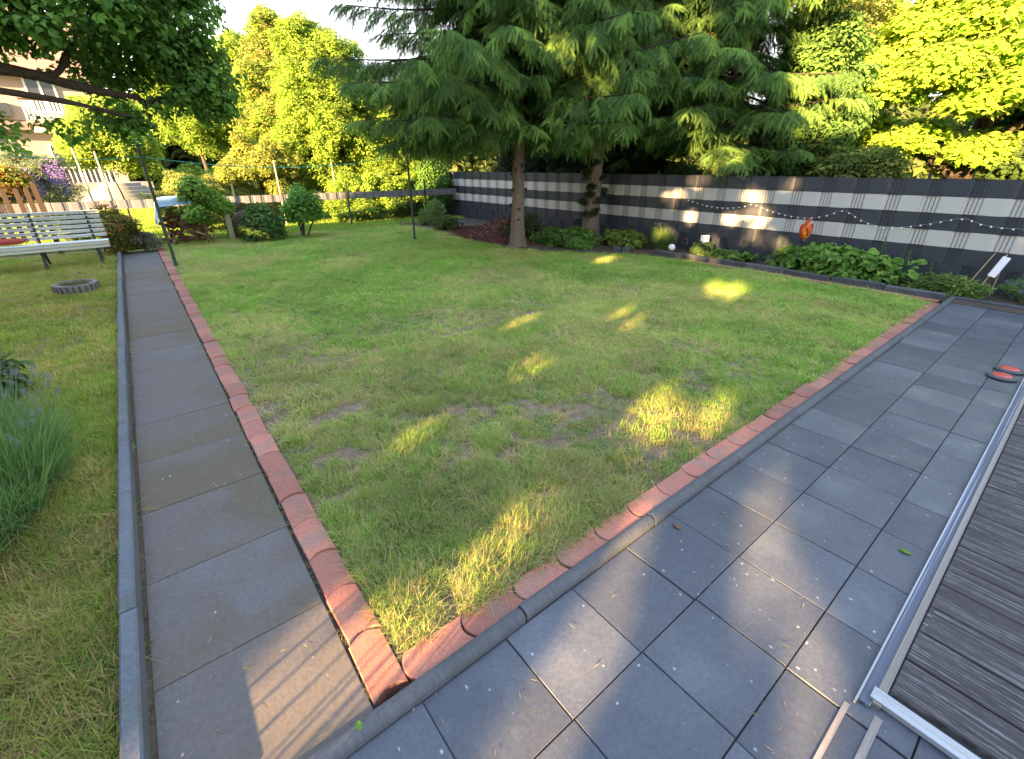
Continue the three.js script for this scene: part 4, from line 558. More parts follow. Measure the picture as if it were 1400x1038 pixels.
// stone ring planter
{
  const t = thing('stone_planter', 'round grey ribbed concrete planter sunk in the rough grass', 'planter', [-1.8, 0, 9.05]); rnd = rngOf(61);
  const prof = [[0.2, 0], [0.275, 0], [0.285, 0.12], [0.27, 0.13], [0.225, 0.13], [0.215, 0.06]].map(([x, y]) => new THREE.Vector2(x, y)); mesh('ring', new THREE.LatheGeometry(prof, 40), M.concrete, t);
  const rib = box(0.018, 0.115, 0.012, 0, 0.06, 0); for (let i = 0; i < 46; i++) { const a = i / 46 * 6.283, m = mesh('rib', rib, i % 2 ? M.concrete : M.darkStone, t); m.position.set(Math.cos(a) * 0.283, 0, Math.sin(a) * 0.283); m.rotation.y = -a + Math.PI / 2; m.scale.set(1, rr(0.85, 1), 1); }
  mesh('soil', new THREE.CircleGeometry(0.23, 24).rotateX(-Math.PI / 2).translate(0, 0.09, 0), M.soil, t); const L = []; for (let i = 0; i < 30; i++) { const a = rnd() * 6.283, d = 0.2 * Math.sqrt(rnd()); L.push({ p: new THREE.Vector3(Math.cos(a) * d, 0.08, Math.sin(a) * d), q: new THREE.Quaternion(), s: rr(0.8, 1.6), c: mix3([0.07, 0.13, 0.03], [0.25, 0.19, 0.09], rnd()) }); } copies('planting', tuft(10, 0.1, 0.006, 0.05, 1, 9), GM, L, t);
}
// picket fence
{
  const t = thing('picket_fence', 'short brown wooden picket fence behind the bench', 'fence', [-2.3, 0, 13.8]); rnd = rngOf(63);
  mesh('post', [box(0.09, 1.5, 0.09, 0, 0.75, 0), new THREE.ConeGeometry(0.065, 0.05, 4).rotateY(Math.PI / 4).translate(0, 1.525, 0)], M.fenceWood, t); for (const y of [0.75, 1.2]) mesh('rail', box(1.6, 0.07, 0.03, -0.8, y, 0.05), M.fenceWood, t);
  for (let i = 0; i < 9; i++) { const s = new THREE.Shape(); s.moveTo(-0.04, 0.3); s.lineTo(0.04, 0.3); s.lineTo(0.04, 1.28); s.lineTo(0.025, 1.33); s.lineTo(0, 1.345); s.lineTo(-0.025, 1.33); s.lineTo(-0.04, 1.28); const m = mesh('picket', new THREE.ExtrudeGeometry(s, { depth: 0.02, bevelEnabled: true, bevelThickness: 0.003, bevelSize: 0.003, bevelSegments: 1 }), M.fenceWood, t); m.position.set(-0.16 - i * 0.165, 0.09 - 0.012 * i + rr(-0.02, 0.02), 0.0); m.rotation.z = rr(-0.02, 0.02); }
}
// purple flower spikes
{
  const t = thing('delphinium', 'clump of tall purple flower spikes beside the picket fence', 'flower', [-2.1, 0, 15.6]), g = rngOf(71), S = []; const spikes = [];
  for (let i = 0; i < 13; i++) { const x = (g() - 0.5) * 1.0, z = (g() - 0.5) * 0.5, h = 1.5 + 0.45 * g() - 0.5 * Math.abs(x); S.push(limb([new THREE.Vector3(x * 0.4, 0, z * 0.4), new THREE.Vector3(x * 0.8, h * 0.6, z), new THREE.Vector3(x, h, z)], 0.01, 0.004, 6, 5, 0, i)); spikes.push([x, h, z]); }
  mesh('stems', S, M.greenMetal, t); const fl = clump(33, 60, 0.1, 0.045, 0.045, 'diamond', 2.6, 0); for (const [x, h, z] of spikes) { const m = mesh('flower_spike', fl, M.purple, t); m.position.set(x, h - 0.12, z); m.rotation.y = g() * 6; m.scale.set(0.55, 1.1 + 0.3 * g(), 0.55); }
  leafy(t, lobes(14, [-2.1, 0.6, 15.6], [0.7, 0.55, 0.4], 0.5, 72), 420, [CL.long, CL.tiny], tint([0.08, 0.14, 0.03], [0.17, 0.22, 0.05]), 73, { name: 'foliage' });
}
// stakes
for (const [u, h, tilt, label] of [[-1.5, 2.25, 0.03, 'pale wooden stake right of the purple flowers'], [-1.08, 2.15, 0.04, 'pale wooden stake left of the dark clothes pole, before the garden steps'], [3.16, 1.95, 0.01, 'pale wooden stake before the reddish tree, left of the round bush'], [4.97, 1.9, 0.02, 'pale wooden stake between the round bush and the fence post']]) {
  const t = thing('garden_stake', label, 'stake', [u, 0, 16]); mesh('shaft', limb([new THREE.Vector3(0, -0.1, 0), new THREE.Vector3(-tilt * 0.5, h / 2, 0), new THREE.Vector3(-tilt, h, 0)], 0.026, 0.022, 6, 8, 0.06, 2), M.paleStake, t); mesh('tip', new THREE.ConeGeometry(0.024, 0.05, 8).translate(-tilt, h + 0.02, 0), M.paleStake, t);
}
// wood pile under a blue tarp
{
  const t = thing('wood_pile', 'pile of brown branches and logs beside the dark clothes pole', 'wood pile', [0.25, 0, 14.0]); rnd = rngOf(81);
  for (let i = 0; i < 46; i++) { const x = rr(-0.5, 0.55), y = 0.05 + 0.75 * rnd() * (1 - 0.5 * Math.abs(x)), z = rr(-0.3, 0.3), a = rr(-0.5, 0.5), l = rr(0.25, 0.6), d = new THREE.Vector3(Math.sin(a) * l, rr(-0.12, 0.12), Math.cos(a) * l * 0.6), c = new THREE.Vector3(x, y, z); mesh('log', limb([c.clone().sub(d), c.clone(), c.clone().add(d)], rr(0.02, 0.06), rr(0.015, 0.045), 4, 7, 0.15, i), M.log, t); }
  const T = thing('tarp', 'light blue plastic tarp draped over the wood pile', 'tarp', [0.35, 0, 14.0]); const n = 36, pos = [], idx = []; for (let j = 0; j <= n; j++) for (let i = 0; i <= n; i++) { const a = i / n * 2 - 1, b = j / n * 2 - 1; const w = 0.06 * (fbm(a * 4 + 5, b * 4, 5, 3) - 0.5); let y = 1.12 - 0.05 * a * a + w - smooth(0.72, 1.0, Math.abs(b)) * 0.18 - smooth(-0.82, -1.0, a) * 0.45 - smooth(0.85, 1, a) * 0.12; pos.push(a * 0.72 + w * 0.6, y, b * 0.34 + w * 0.4); if (i < n && j < n) { const q = j * (n + 1) + i; idx.push(q, q + n + 1, q + n + 2, q, q + n + 2, q + 1); } } const g = new THREE.BufferGeometry(); g.setAttribute('position', new THREE.Float32BufferAttribute(pos, 3)); g.setIndex(idx); g.computeVertexNormals(); mesh('sheet', g, M.tarp, T);
  const b = thing('compost_bin', 'dark wooden compost bin with one pale post behind the small shrubs', 'compost bin', [1.55, 0, 14.05]); for (let i = 0; i < 5; i++) mesh('board', box(0.95, 0.13, 0.025, 0.1, 0.1 + i * 0.15, 0.3), M.fenceWood, b); for (let i = 0; i < 5; i++) mesh('board', box(0.025, 0.13, 0.6, 0.58, 0.1 + i * 0.15, 0), M.fenceWood, b); mesh('post', box(0.13, 0.85, 0.1, -0.36, 0.42, -0.3), M.paleStake, b); mesh('post', box(0.07, 0.85, 0.07, 0.56, 0.42, -0.32), M.fenceWood, b); mesh('heap', new THREE.SphereGeometry(0.45, 16, 10).scale(1, 1.35, 0.6).translate(0.1, 0.1, 0), M.soil, b);
}
// shrubs by the mesh fence
shrub('young_tree', 'small leafy tree with thin stems before the wood pile', lobes(24, [0.68, 1.02, 13.3], [0.52, 0.48, 0.42], 0.36, 91), 380, [CL.tiny, CL.small], tint([0.13, 0.28, 0.03], [0.24, 0.4, 0.06]), 92, { s: [0.7, 1.6], inner: 0.1, u: 0.55, stems: 5, stem: 0.014 });
shrub('evergreen_shrub', 'dark green rhododendron like shrub between the two light bushes', lobes(18, [1.85, 0.42, 13.2], [0.5, 0.42, 0.42], 0.55, 93), 420, [CL.long, CL.oval], tint([0.06, 0.14, 0.03], [0.13, 0.24, 0.05]), 94);
shrub('round_bush', 'round bright green bush on a thick bundled stem at the lawn edge', lobes(22, [3.05, 0.85, 13.15], [0.5, 0.42, 0.42], 0.5, 95), 620, [CL.tiny, CL.small], tint([0.11, 0.27, 0.035], [0.2, 0.4, 0.06]), 96, { s: [0.7, 1.5], inner: 0.15, stems: 12, stem: 0.028, stemMat: M.darkBark });
shrub('flowering_bush', 'yellow and orange leaved bush at the far end of the kerb', lobes(18, [-1.15, 0.5, 13.1], [0.36, 0.45, 0.4], 0.5, 97), 520, [CL.small, CL.tiny], (r) => r() < 0.14 ? [0.45, 0.16, 0.03] : mix3([0.1, 0.15, 0.025], [0.28, 0.26, 0.04], r()), 98);
shrub('grey_plant', 'small grey green plant at the far end of the path', lobes(10, [-0.75, 0.25, 13.0], [0.3, 0.24, 0.3], 0.5, 99), 240, [CL.tiny], tint([0.13, 0.16, 0.09], [0.25, 0.25, 0.17]), 100);
shrub('ivy_column', 'ivy growing up the end of the striped fence', [...lobes(30, [8.5, 1.1, 15.4], [0.5, 1.3, 0.5], 0.5, 103)], 1100, [CL.ivy, CL.oval], tint([0.06, 0.16, 0.025], [0.14, 0.29, 0.04]), 104, { category: 'ivy' });
shrub('border_plant', 'narrow leaved plant at the foot of the ivy', lobes(10, [7.3, 0.3, 13.4], [0.5, 0.34, 0.5], 0.5, 105), 260, [CL.long, CL.tiny], tint([0.13, 0.24, 0.05], [0.25, 0.34, 0.09]), 106);
shrub('border_plant', 'low green plants at the lawn corner left of the mulch heap', lobes(12, [6.75, 0.16, 11.9], [0.45, 0.18, 0.8], 0.7, 107), 260, [CL.tiny, CL.long], tint([0.08, 0.13, 0.03], [0.16, 0.2, 0.05]), 108);
shrub('border_plant', 'grey green plant between the mulch heap and the slim trunk', lobes(10, [7.3, 0.32, 8.7], [0.35, 0.32, 0.35], 0.5, 109), 200, [CL.long, CL.tiny], tint([0.05, 0.09, 0.03], [0.1, 0.14, 0.05]), 110);
shrub('ground_cover', 'low green ground cover between the two spruce trunks', lobes(44, [7.55, 0.16, 7.2], [0.75, 0.24, 1.05], 0.8, 111), 900, [CL.herb, CL.ivy], tint([0.08, 0.19, 0.03], [0.17, 0.32, 0.05]), 112, { s: [0.5, 0.85] });
shrub('ground_cover', 'yellow green ground cover right of the thick trunk', lobes(30, [8.5, 0.14, 6.3], [0.5, 0.2, 0.75], 0.8, 113), 620, [CL.tiny, CL.herb], tint([0.13, 0.23, 0.03], [0.28, 0.34, 0.05]), 114, { s: [0.5, 0.9] });
// mulch heap
{
  const t = thing('mulch_heap', 'mound of reddish brown bark mulch beside the slim spruce trunk', 'mulch', [7.6, 0, 9.7]), g = rngOf(121), hf = (x, z) => 0.46 * Math.exp(-((x / 0.75) ** 2 + (z / 0.95) ** 2)) * (0.8 + 0.4 * fbm(x * 3 + 7, z * 3, 4, 3)); const n = 40, pos = [], uv = [], idx = [];
  for (let j = 0; j <= n; j++) for (let i = 0; i <= n; i++) { const x = (i / n * 2 - 1) * 1.5, z = (j / n * 2 - 1) * 2.4; pos.push(x, hf(x, z) + 0.012 * Math.exp(-(x * x + z * z)), z); uv.push(x, z); if (i < n && j < n) { const q = j * (n + 1) + i; idx.push(q, q + n + 1, q + n + 2, q, q + n + 2, q + 1); } }
  const h = new THREE.BufferGeometry(); h.setAttribute('position', new THREE.Float32BufferAttribute(pos, 3)); h.setAttribute('uv', new THREE.Float32BufferAttribute(uv, 2)); h.setIndex(idx); h.computeVertexNormals(); mesh('mound', h, M.mulch, t);
  const L = []; for (let i = 0; i < 5200; i++) { const x = (g() * 2 - 1) * 1.5, z = (g() * 2 - 1) * 2.4; if (Math.hypot(x / 1.5, z / 2.4) > 0.98) continue; L.push({ p: new THREE.Vector3(x, hf(x, z) + 0.008, z), q: new THREE.Quaternion().setFromEuler(new THREE.Euler(g() * 3, g() * 6, g() * 3)), s: new THREE.Vector3(0.03 + 0.04 * g(), 0.008, 0.015 + 0.02 * g()), c: mix3([0.055, 0.02, 0.014], [0.15, 0.06, 0.04], g()) }); } copies('bark_chips', new THREE.BoxGeometry(1, 1, 1), M.chip, L, t);
}
// solar lights
const SG = 'black solar spike lights';
for (const [u, v, h, label] of [[5.75, 12.8, 0.23, 'small black solar light by the clothes pole far in the lawn'], [6.85, 10.95, 0.29, 'small black solar light left of the mulch heap'], [8.4, 4.5, 0.37, 'black solar spike light beside the white ball at the bed'], [8.55, 1.9, 0.36, 'black solar spike light in the leafy bed below the red flame']]) {
  const t = thing('solar_light', label, 'garden light', [u, 0, v], rr(0, 3), SG); mesh('spike', new THREE.CylinderGeometry(0.008, 0.004, h * 0.6, 6).translate(0, h * 0.3, 0), M.blackPlastic, t); const p = [[0.008, h * 0.55], [0.02, h * 0.62], [0.045, h * 0.95], [0.048, h], [0, h + 0.008]].map(([x, y]) => new THREE.Vector2(x, y)); mesh('head', new THREE.LatheGeometry(p, 6), M.blackPlastic, t); mesh('lens', box(0.032, h * 0.2, 0.006, 0, h * 0.82, 0.0).rotateX(0).translate(0, 0, 0.036), M.lens, t); mesh('lens', box(0.006, h * 0.2, 0.032, -0.036, h * 0.82, 0), M.lens, t);
}
// lavender tuft, balls, sign
{
  const t = thing('lavender', 'upright bright green lavender tuft before the striped fence', 'plant', [8.65, 0, 5.2]), g = rngOf(131), L = [], F = []; for (let i = 0; i < 70; i++) { const a = g() * 6.283, d = 0.26 * Math.sqrt(g()); L.push({ p: new THREE.Vector3(Math.cos(a) * d * 0.5, 0, Math.sin(a) * d * 0.5), q: new THREE.Quaternion().setFromEuler(new THREE.Euler(Math.sin(a) * d * 1.6, g() * 6, -Math.cos(a) * d * 1.6)), s: 0.8 + 0.5 * g(), c: mix3([0.08, 0.17, 0.025], [0.16, 0.24, 0.05], g()) }); }
  copies('foliage', tuft(14, 0.5, 0.008, 0.05, 0.35, 12), GM, L, t); for (let i = 0; i < 26; i++) { const a = g() * 6.283, d = 0.3 * Math.sqrt(g()); F.push({ p: new THREE.Vector3(Math.cos(a) * d, 0.48 + 0.14 * g(), Math.sin(a) * d), q: new THREE.Quaternion(), s: 0.35, c: mix3([0.2, 0.2, 0.1], [0.28, 0.24, 0.3], g()) }); } copies('flower_heads', CL.tiny, LM, F, t);
}
function ball(label, u, v, y, r) { const t = thing('garden_ball', label, 'ball', [u, y, v]); mesh('globe', new THREE.SphereGeometry(r, 28, 18), M.whiteBall, t); mesh('base', new THREE.CylinderGeometry(r * 0.5, r * 0.6, r * 0.4, 16).translate(0, -r * 0.95, 0), M.blackPlastic, t); }
ball('white ball lamp on the stone edging beside the solar light', 8.3, 4.75, 0.17, 0.075); ball('white ball lamp among the green leaves below the flame', 8.75, 1.55, 0.2, 0.085);
{
  const t = thing('plant_sign', 'small white enamel sign on a stick before the fence', 'sign', [8.85, 0, 4.3], -1.2); mesh('stick', rod(new THREE.Vector3(0, -0.05, 0), new THREE.Vector3(0, 0.3, 0), 0.005), M.iron, t);
  const c = document.createElement('canvas'); c.width = 128; c.height = 128; const x = c.getContext('2d'); x.fillStyle = '#e9ebee'; x.fillRect(0, 0, 128, 128); x.strokeStyle = '#9aa0a6'; x.lineWidth = 4; for (let i = 0; i < 5; i++) { x.beginPath(); x.moveTo(24, 34 + i * 16); x.lineTo(104 - (i * 37) % 40, 32 + i * 16); x.stroke(); } x.fillStyle = '#5b8a4a'; x.beginPath(); x.arc(30, 24, 7, 0, 7); x.fill();
  const tx = new THREE.CanvasTexture(c); tx.colorSpace = THREE.SRGBColorSpace; const pm = mesh('plate', box(0.17, 0.19, 0.006, 0, 0.33, 0), [M.whitePlastic, M.whitePlastic, M.whitePlastic, M.whitePlastic, std({ map: tx, roughness: 0.35 }), M.whitePlastic], t); pm.rotation.z = 0.05;
}
// string of lights along the fence
{
  const t = thing('string_lights', 'string of small white bulbs hung in swags along the fence', 'string lights', [9.17, 0, 0]); const pts = [[5.04, 1.09], [4.6, 1.0], [4.19, 0.975], [3.8, 1.02], [3.59, 1.08], [3.3, 1.0], [2.9, 0.92], [2.51, 0.9], [2.2, 0.97], [1.96, 1.06], [1.6, 0.9], [1.25, 0.84], [0.8, 0.93], [0.39, 1.05], [0.1, 0.98], [-0.3, 0.96], [-0.8, 1.02]].map(([v, y]) => new THREE.Vector3(-0.012, y, -v)); const cv = new THREE.CatmullRomCurve3(pts, false, 'catmullrom', 0.5); mesh('cable', new THREE.TubeGeometry(cv, 160, 0.0025, 5), M.cord, t);
  const n = 50, bg = new THREE.SphereGeometry(0.014, 10, 8); for (let i = 0; i <= n; i++) { const p = cv.getPointAt(i / n), b = mesh('bulb', bg, M.whiteBall, t); b.position.copy(p).add(new THREE.Vector3(-0.012, -0.01, 0)); }
}
// flame lamp
{
  const t = thing('flame_lamp', 'red and yellow glass flame on a dark rod in the leafy bed', 'garden lamp', [8.75, 0, 2.35], -0.6);
  const flame = (k, dz, h0) => { const s = new THREE.Shape(); s.moveTo(0, -0.15 * k + h0); s.bezierCurveTo(0.09 * k, -0.11 * k + h0, 0.15 * k, 0.02 * k + h0, 0.1 * k, 0.14 * k + h0); s.bezierCurveTo(0.09 * k, 0.08 * k + h0, 0.07 * k, 0.06 * k + h0, 0.055 * k, 0.05 * k + h0); s.bezierCurveTo(0.06 * k, 0.13 * k + h0, 0.01 * k, 0.15 * k + h0, 0.02 * k, 0.26 * k + h0); s.bezierCurveTo(-0.04 * k, 0.18 * k + h0, -0.06 * k, 0.13 * k + h0, -0.05 * k, 0.07 * k + h0); s.bezierCurveTo(-0.08 * k, 0.09 * k + h0, -0.09 * k, 0.1 * k + h0, -0.1 * k, 0.14 * k + h0); s.bezierCurveTo(-0.15 * k, 0.02 * k + h0, -0.09 * k, -0.11 * k + h0, 0, -0.15 * k + h0); return new THREE.ExtrudeGeometry(s, { depth: 0.02, bevelEnabled: true, bevelThickness: 0.014, bevelSize: 0.008, bevelSegments: 3, curveSegments: 10 }).translate(0, 0, -0.01 + dz); };
  mesh('red_flame', flame(0.92, 0, 0.7), M.flameRed, t); for (const s of [1, -1]) { mesh('orange_flame', flame(0.64, s * 0.018, 0.69), M.flameOrange, t); mesh('yellow_flame', flame(0.3, s * 0.036, 0.66), M.flameYellow, t); } mesh('red_flame', flame(0.7, 0, 0.69).rotateY(Math.PI / 2), M.flameRed, t);
  mesh('cup', new THREE.LatheGeometry([[0, 0.5], [0.05, 0.51], [0.062, 0.545], [0.03, 0.565], [0, 0.565]].map(([x, y]) => new THREE.Vector2(x, y)), 20), M.blackPlastic, t); mesh('rod', rod(new THREE.Vector3(0, -0.1, 0), new THREE.Vector3(0, 0.52, 0), 0.007), M.iron, t);
}
// leafy bed under the fence
shrub('leafy_bed_plant', 'broad green leaved plants below the red flame and white ball', lobes(60, [8.68, 0.2, 1.75], [0.38, 0.26, 1.25], 0.5, 141), 440, [CL.herb, CL.oval2], tint([0.11, 0.25, 0.03], [0.22, 0.38, 0.06]), 142, { s: [0.5, 1.45], inner: 0.1 });
shrub('bed_plant', 'sparse small green plants between the sign and the flame', lobes(9, [8.7, 0.1, 3.6], [0.3, 0.12, 0.6], 0.6, 143), 110, [CL.herb, CL.tiny], tint([0.12, 0.25, 0.04], [0.22, 0.34, 0.07]), 144, { s: [0.5, 0.9] });
shrub('bed_plant', 'small green plants under the white sign', lobes(9, [8.8, 0.14, 4.35], [0.2, 0.16, 0.3], 0.6, 145), 90, [CL.herb, CL.tiny], tint([0.11, 0.22, 0.04], [0.2, 0.3, 0.07]), 146, { s: [0.5, 0.85] });
shrub('bed_plant', 'feathery pale green weeds left of the bamboo sticks', lobes(22, [8.75, 0.1, 0.2], [0.35, 0.14, 0.65], 0.7, 147), 380, [CL.tiny, CL.long], tint([0.14, 0.25, 0.05], [0.26, 0.36, 0.08]), 148, { s: [0.5, 0.9] });
shrub('forget_me_nots', 'blue flowering forget me nots at the right end of the bed', lobes(22, [9.0, 0.22, -0.75], [0.4, 0.26, 0.5], 0.6, 149), 520, [CL.tiny], (r) => r() < 0.08 ? [0.4, 0.5, 0.72] : mix3([0.11, 0.22, 0.05], [0.22, 0.33, 0.09], r()), 150, { s: [0.25, 0.6] });
function weed(label, u, v, h, lean, seed) { const t = thing('tall_weed', label, 'plant', [u, 0, v]), T = new Tri(), g = rngOf(seed), at = (y) => new THREE.Vector3(lean * y * y * 0.4, y, -lean * 0.2 * y); mesh('stem', limb([at(0), at(h * 0.5), at(h)], 0.006, 0.003, 8, 5, 0, seed), leafMat(0.1, 0.18, 0.04, 0), t); for (let i = 0; i < 34; i++) { const y = h * (0.25 + 0.75 * i / 34), a = i * 2.4 + g(); leafTri(T, at(y), new THREE.Vector3(Math.cos(a), 0.45, Math.sin(a)).normalize(), upV, 0.1 * (1.1 - 0.6 * i / 34), 0.02, 0.2, 'diamond'); } mesh('leaves', T.build(), leafMat(0.1, 0.19, 0.04), t); }
weed('tall narrow leaved weed, taller of the pair right of the flame', 8.9, 1.15, 0.72, 0.25, 1); weed('branching weed, shorter of the pair right of the flame', 8.85, 0.75, 0.55, 0.5, 2); weed('narrow leaved weed just left of the red flame', 8.85, 2.75, 0.55, 0.1, 3); weed('small weed right of the red flame', 8.8, 1.98, 0.48, 0.1, 4); weed('upright weed at the right end of the broad leaved plants', 8.8, 0.45, 0.42, 0.15, 5);
// bamboo sticks and white chime bar
{
  const t = thing('bamboo_frame', 'two leaning bamboo sticks joined at the top at the bed end', 'plant support', [9.0, 0, 0]); mesh('stick', rod(new THREE.Vector3(-0.05, -0.05, -0.05), new THREE.Vector3(0.05, 0.62, 0.14), 0.007), M.bamboo, t); mesh('stick', rod(new THREE.Vector3(-0.05, -0.05, 0.1), new THREE.Vector3(0.05, 0.62, 0.27), 0.007), M.bamboo, t); mesh('crosspiece', rod(new THREE.Vector3(0.05, 0.62, 0.1), new THREE.Vector3(0.05, 0.61, 0.32), 0.007), M.iron, t);
  const b = thing('white_plaque', 'narrow white plaque leaning against the bamboo sticks', 'plaque', [9.03, 0.28, -0.28], 0.3); const m = mesh('plate', slab(0.03, 0.3, 0.09, 0.004), M.whitePlastic, b); m.position.y = 0.3; m.rotation.x = 0.3; m.rotation.z = -0.15; mesh('stick', rod(new THREE.Vector3(0.02, -0.3, 0), new THREE.Vector3(0.02, 0.1, 0), 0.006), M.bamboo, b);
}
// canes out of view at the lower left: their thin shadows fall on the path
{
  const t = thing('ornamental_grass', 'clump of thin upright canes left of the path end', 'plant', [-2.4, 0, -0.25]), g = rngOf(181);
  for (let i = 0; i < 17; i++) { const z = (g() - 0.5) * 0.62, x = (g() - 0.5) * 0.3, l = (g() - 0.5) * 0.12; mesh('cane', limb([new THREE.Vector3(x, -0.03, z), new THREE.Vector3(x, 0.5, z + l * 0.4), new THREE.Vector3(x, 1.0 + 0.3 * g(), z + l)], 0.004 + 0.006 * g(), 0.003, 6, 5, 0, i), M.bamboo, t); }
}
// red lanterns on the terrace
for (const [u, v, label] of [[5.47, -0.9, 'flat red topped grey disc on the terrace, farther of the pair'], [5.2, -0.88, 'flat red topped grey disc on the terrace, nearer of the pair']]) { const t = thing('red_disc', label, 'red disc', [u, 0, v]); mesh('rim', new THREE.LatheGeometry([[0.0, 0.004], [0.105, 0.004], [0.11, 0.015], [0.1, 0.028], [0.082, 0.032], [0.07, 0.026]].map(([x, y]) => new THREE.Vector2(x, y)), 28), M.stone, t); mesh('red_cover', new THREE.SphereGeometry(0.074, 24, 8, 0, 6.2832, 0, Math.PI / 2).scale(1, 0.22, 1).translate(0, 0.024, 0), M.redGlass, t); }
// lavender bush at the left edge
{
  const t = thing('lavender_bush', 'large grey green lavender bush in the rough grass at the left edge', 'bush', [-1.9, 0, 2.7]), g = rngOf(151), L = [], F = []; for (let i = 0; i < 620; i++) { const a = g() * 6.283, d = Math.sqrt(g()); L.push({ p: new THREE.Vector3(Math.cos(a) * d * 0.3, 0, Math.sin(a) * d * 0.68), q: new THREE.Quaternion().setFromEuler(new THREE.Euler(Math.sin(a) * d * 0.75, g() * 6.28, -Math.cos(a) * d * 0.75)), s: 0.75 + 0.5 * g(), c: mix3([0.09, 0.2, 0.045], [0.2, 0.34, 0.09], g()) }); }
  copies('foliage', tuft(16, 0.46, 0.0055, 0.05, 0.4, 14), GM, L, t); const S = []; for (let i = 0; i < 120; i++) { const a = g() * 6.283, d = 0.15 + 0.35 * Math.sqrt(g()), h = 0.62 - 0.5 * d * d + 0.14 * g(), x = Math.cos(a) * d * 0.95, z = Math.sin(a) * d * 1.7; S.push(limb([new THREE.Vector3(x * 0.4, 0.2, z * 0.4), new THREE.Vector3(x * 0.8, h * 0.7, z * 0.8), new THREE.Vector3(x, h, z)], 0.0016, 0.0012, 4, 3, 0, 1)); for (let k = 0; k < 3; k++) F.push({ p: new THREE.Vector3(x, h - 0.012 * k, z), q: new THREE.Quaternion().setFromEuler(new THREE.Euler(g() * 6, g() * 6, 0)), s: 0.11, c: mix3([0.2, 0.24, 0.2], [0.3, 0.3, 0.36], g()) }); }
  const sm = mesh('flower_stems', S, leafMat(0.12, 0.19, 0.09, 0), t); sm.userData.kind = 'stuff'; copies('flower_heads', CL.tiny, LM, F, t);
  const w = thing('broad_leaf_weed', 'broad leaved weed behind the lavender bush at the left edge', 'weed', [-2.15, 0, 4.4]); leafy(w, lobes(10, [-2.2, 0.15, 4.4], [0.2, 0.18, 0.3], 0.7, 152), 70, [CL.herb, CL.long], tint([0.05, 0.1, 0.025], [0.09, 0.15, 0.04]), 153, { s: [0.7, 1.1], name: 'leaves' });
}
// fallen leaves and litter
{
  rnd = rngOf(161); const T = new Tri(); leafTri(T, new THREE.Vector3(-0.02, 0, 0), new THREE.Vector3(1, 0, 0), upV, 0.05, 0.03, 0.12, 'oval'); const lg = T.build(), green = leafMat(0.1, 0.2, 0.03, 0.1), brown = leafMat(0.16, 0.09, 0.05, 0.1);
  const put = (u, v, y, m, s, label) => { const o = thing('fallen_leaf', label, 'leaf', [u, y, v], rnd() * 6); const q = mesh('blade', lg, m, o); q.scale.setScalar(s); q.rotation.z = 0.15; };
  put(1.9, -0.93, 0.006, green, 1.1, 'green leaf lying on the terrace beside the deck edge'); put(1.14, -0.09, 0.006, brown, 1.1, 'brown curled leaf on the terrace slab near the edging'); put(-0.62, 0.045, 0.045, green, 0.8, 'green leaf lying on the edging at the lower left'); put(1.48, 0.03, 0.045, green, 0.8, 'small green leaf on the round edging halfway along the lawn'); put(-0.33, 0.03, 0.03, green, 0.8, 'tiny green seedling leaf on the edging by the brick corner');
  const w = thing('edge_weed', 'small weed sprouting beside the edging near the lawn corner', 'weed', [-0.32, 0.01, 0.002]); leafy(w, [[-0.32, 0.02, 0.0, 0.012]], 3, [CL.tiny], tint([0.12, 0.22, 0.03], [0.2, 0.28, 0.05]), 162, { s: [0.18, 0.3], name: 'leaves', keep: () => true });
  const L = []; for (let i = 0; i < 420; i++) { const onPath = rnd() < 0.5, u = onPath ? rr(-1.18, -0.56) : rr(-0.4, 5), v = onPath ? rr(0.1, 8) : rr(-1, 0); L.push({ p: V(u, 0.004, v), q: new THREE.Quaternion().setFromEuler(new THREE.Euler(0, rnd() * 6.28, 0)), s: rr(0.3, 1.1), c: mix3([0.14, 0.18, 0.05], [0.35, 0.3, 0.16], rnd()) }); }
  const clip = (() => { const t = new Tri(); t.tri([-0.02, 0, 0.001], [0.02, 0.003, 0.0], [0, 0.002, -0.0012]); t.tri([-0.02, 0, 0.001], [0, 0.001, 0.0028], [0.02, 0.003, 0]); return t.build(); })(); tag(copies('grass_clippings', clip, GM, L, scene), 'scattered grass clippings on the path and terrace', 'clippings', null, 'stuff');
}
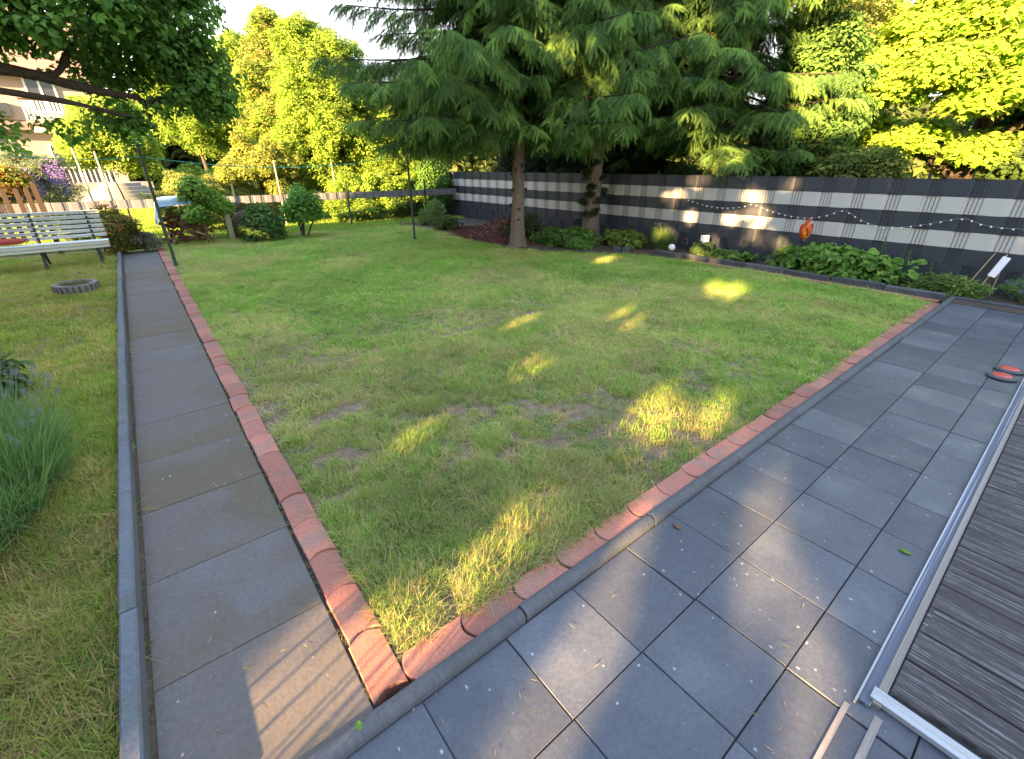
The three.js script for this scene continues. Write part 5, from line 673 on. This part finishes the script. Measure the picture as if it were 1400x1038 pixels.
// ============ house far behind ============
{
  const t = thing('house', 'pinkish house with brown tiled roof, balcony and awning far behind the apple tree', 'house', [0, 0, 36]); const X = (u0, u1, y0, y1, d, z = 0) => box(u1 - u0, y1 - y0, d, (u0 + u1) / 2, (y0 + y1) / 2, z);
  mesh('wall', X(-9, -0.4, 0, 6, 6, 3.05), M.render, t); mesh('plinth', X(-9.02, -0.38, 0, 0.45, 0.05, 0), M.concrete, t);
  const win = (u0, u1, y0, y1) => { const f = mesh('window', [X(u0, u1, y1 - 0.09, y1, 0.06), X(u0, u1, y0, y0 + 0.09, 0.06), X(u0, u0 + 0.09, y0 + 0.09, y1 - 0.09, 0.06), X(u1 - 0.09, u1, y0 + 0.09, y1 - 0.09, 0.06), X((u0 + u1) / 2 - 0.05, (u0 + u1) / 2 + 0.05, y0 + 0.09, y1 - 0.09, 0.06)], M.whitePaint, t); mesh('pane', X(u0 + 0.08, u1 - 0.08, y0 + 0.08, y1 - 0.08, 0.02, 0.0), M.pane, f); };
  win(-5.9, -4.75, 1.5, 3.3); win(-3.4, -1.2, 0.7, 2.95); win(-3.4, -2.2, 4.4, 6.0);
  const tiles = (u0, u1, y0, y1, z0, z1, mat) => { const G = []; const n = 8; for (let k = 0; k < n; k++) { const a = k / n, b = box(u1 - u0, 0.07, Math.hypot(y1 - y0, z1 - z0) / n * 1.15, 0, 0, 0); b.rotateX(Math.atan2(y1 - y0, z1 - z0)); b.translate((u0 + u1) / 2, lerp(y0, y1, (k + 0.5) / n), -lerp(z0, z1, (k + 0.5) / n)); G.push(b); } return G; };
  const lr = mesh('lower_roof', tiles(-9, -3.75, 3.55, 4.35, -0.5, 0.5, 0), M.greyRoof, t); mesh('skylight', X(-5.3, -4.25, 4.15, 4.75, 0.3, -0.12), M.pane, lr); mesh('upper_roof', tiles(-9.5, 0, 6.0, 9.6, -0.5, 4, 0), M.roof, t);
  mesh('balcony', X(-3.75, -0.6, 3.8, 3.98, 1.2, -0.6), M.concrete, t); for (let i = 0; i < 22; i++) mesh('baluster', X(-3.7 + i * 0.145, -3.62 + i * 0.145, 3.98, 4.85, 0.03, -1.15), M.whitePaint, t); mesh('handrail', X(-3.75, -0.6, 4.85, 4.93, 0.07, -1.15), M.fenceWood, t);
  const aw = mesh('awning', (() => { const g = box(2.9, 0.04, 1.3, 0, 0, 0); g.rotateX(0.28); return g.translate(-2.15, 3.62, 0.65); })(), M.awning, t); for (let i = 0; i < 12; i++) mesh('valance', new THREE.CylinderGeometry(0.12, 0.12, 0.02, 10, 1, false, Math.PI / 2, Math.PI).rotateX(Math.PI / 2).translate(-3.48 + i * 0.242, 3.42, 1.28), M.awning, aw);
  const st = thing('garden_steps', 'curved pale stone steps leading up to the far house', 'steps', [-0.9, 0, 32]); for (let k = 0; k < 6; k++) mesh('step', new THREE.CylinderGeometry(2.0 - 0.22 * k, 2.0 - 0.22 * k, 0.17, 28).translate(0, 0.1 + 0.17 * k, -0.1 * k), M.concrete, st); mesh('landing', box(7, 1.0, 2.5, -2, 0.5, 3), M.concrete, st);
  const rl = thing('terrace_railing', 'pale railing of the terrace before the far house', 'railing', [0, 0, 33.9]); for (let i = 0; i < 14; i++) mesh('baluster', box(0.05, 0.75, 0.05, -3.6 + i * 0.2, 1.38, 0), M.whitePaint, rl); mesh('handrail', box(2.9, 0.07, 0.08, -2.3, 1.78, 0), M.whitePaint, rl);
}
// distant wood closing the horizon
{
  const list = [], g = rngOf(171); for (let i = 0; i < 5200; i++) { const a = -0.5 + 2.6 * g(), d = 44 + 16 * g(), u = -0.75 + Math.sin(a) * d, v = -1 + Math.cos(a) * d, top = 4.2 + 3.0 * fbm(a * 9, 1, 6, 3); list.push({ p: V(u, top * Math.sqrt(g()), v), q: new THREE.Quaternion().setFromEuler(new THREE.Euler(g(), g() * 6, g())), s: 2.4 + 2 * g(), c: mix3([0.06, 0.1, 0.02], [0.13, 0.17, 0.03], g()) }); }
  tag(copies('far_wood', CL.big, LM, list, scene), 'distant line of trees beyond the gardens', 'trees', null, 'stuff');
}
renderer.render(scene, camera);
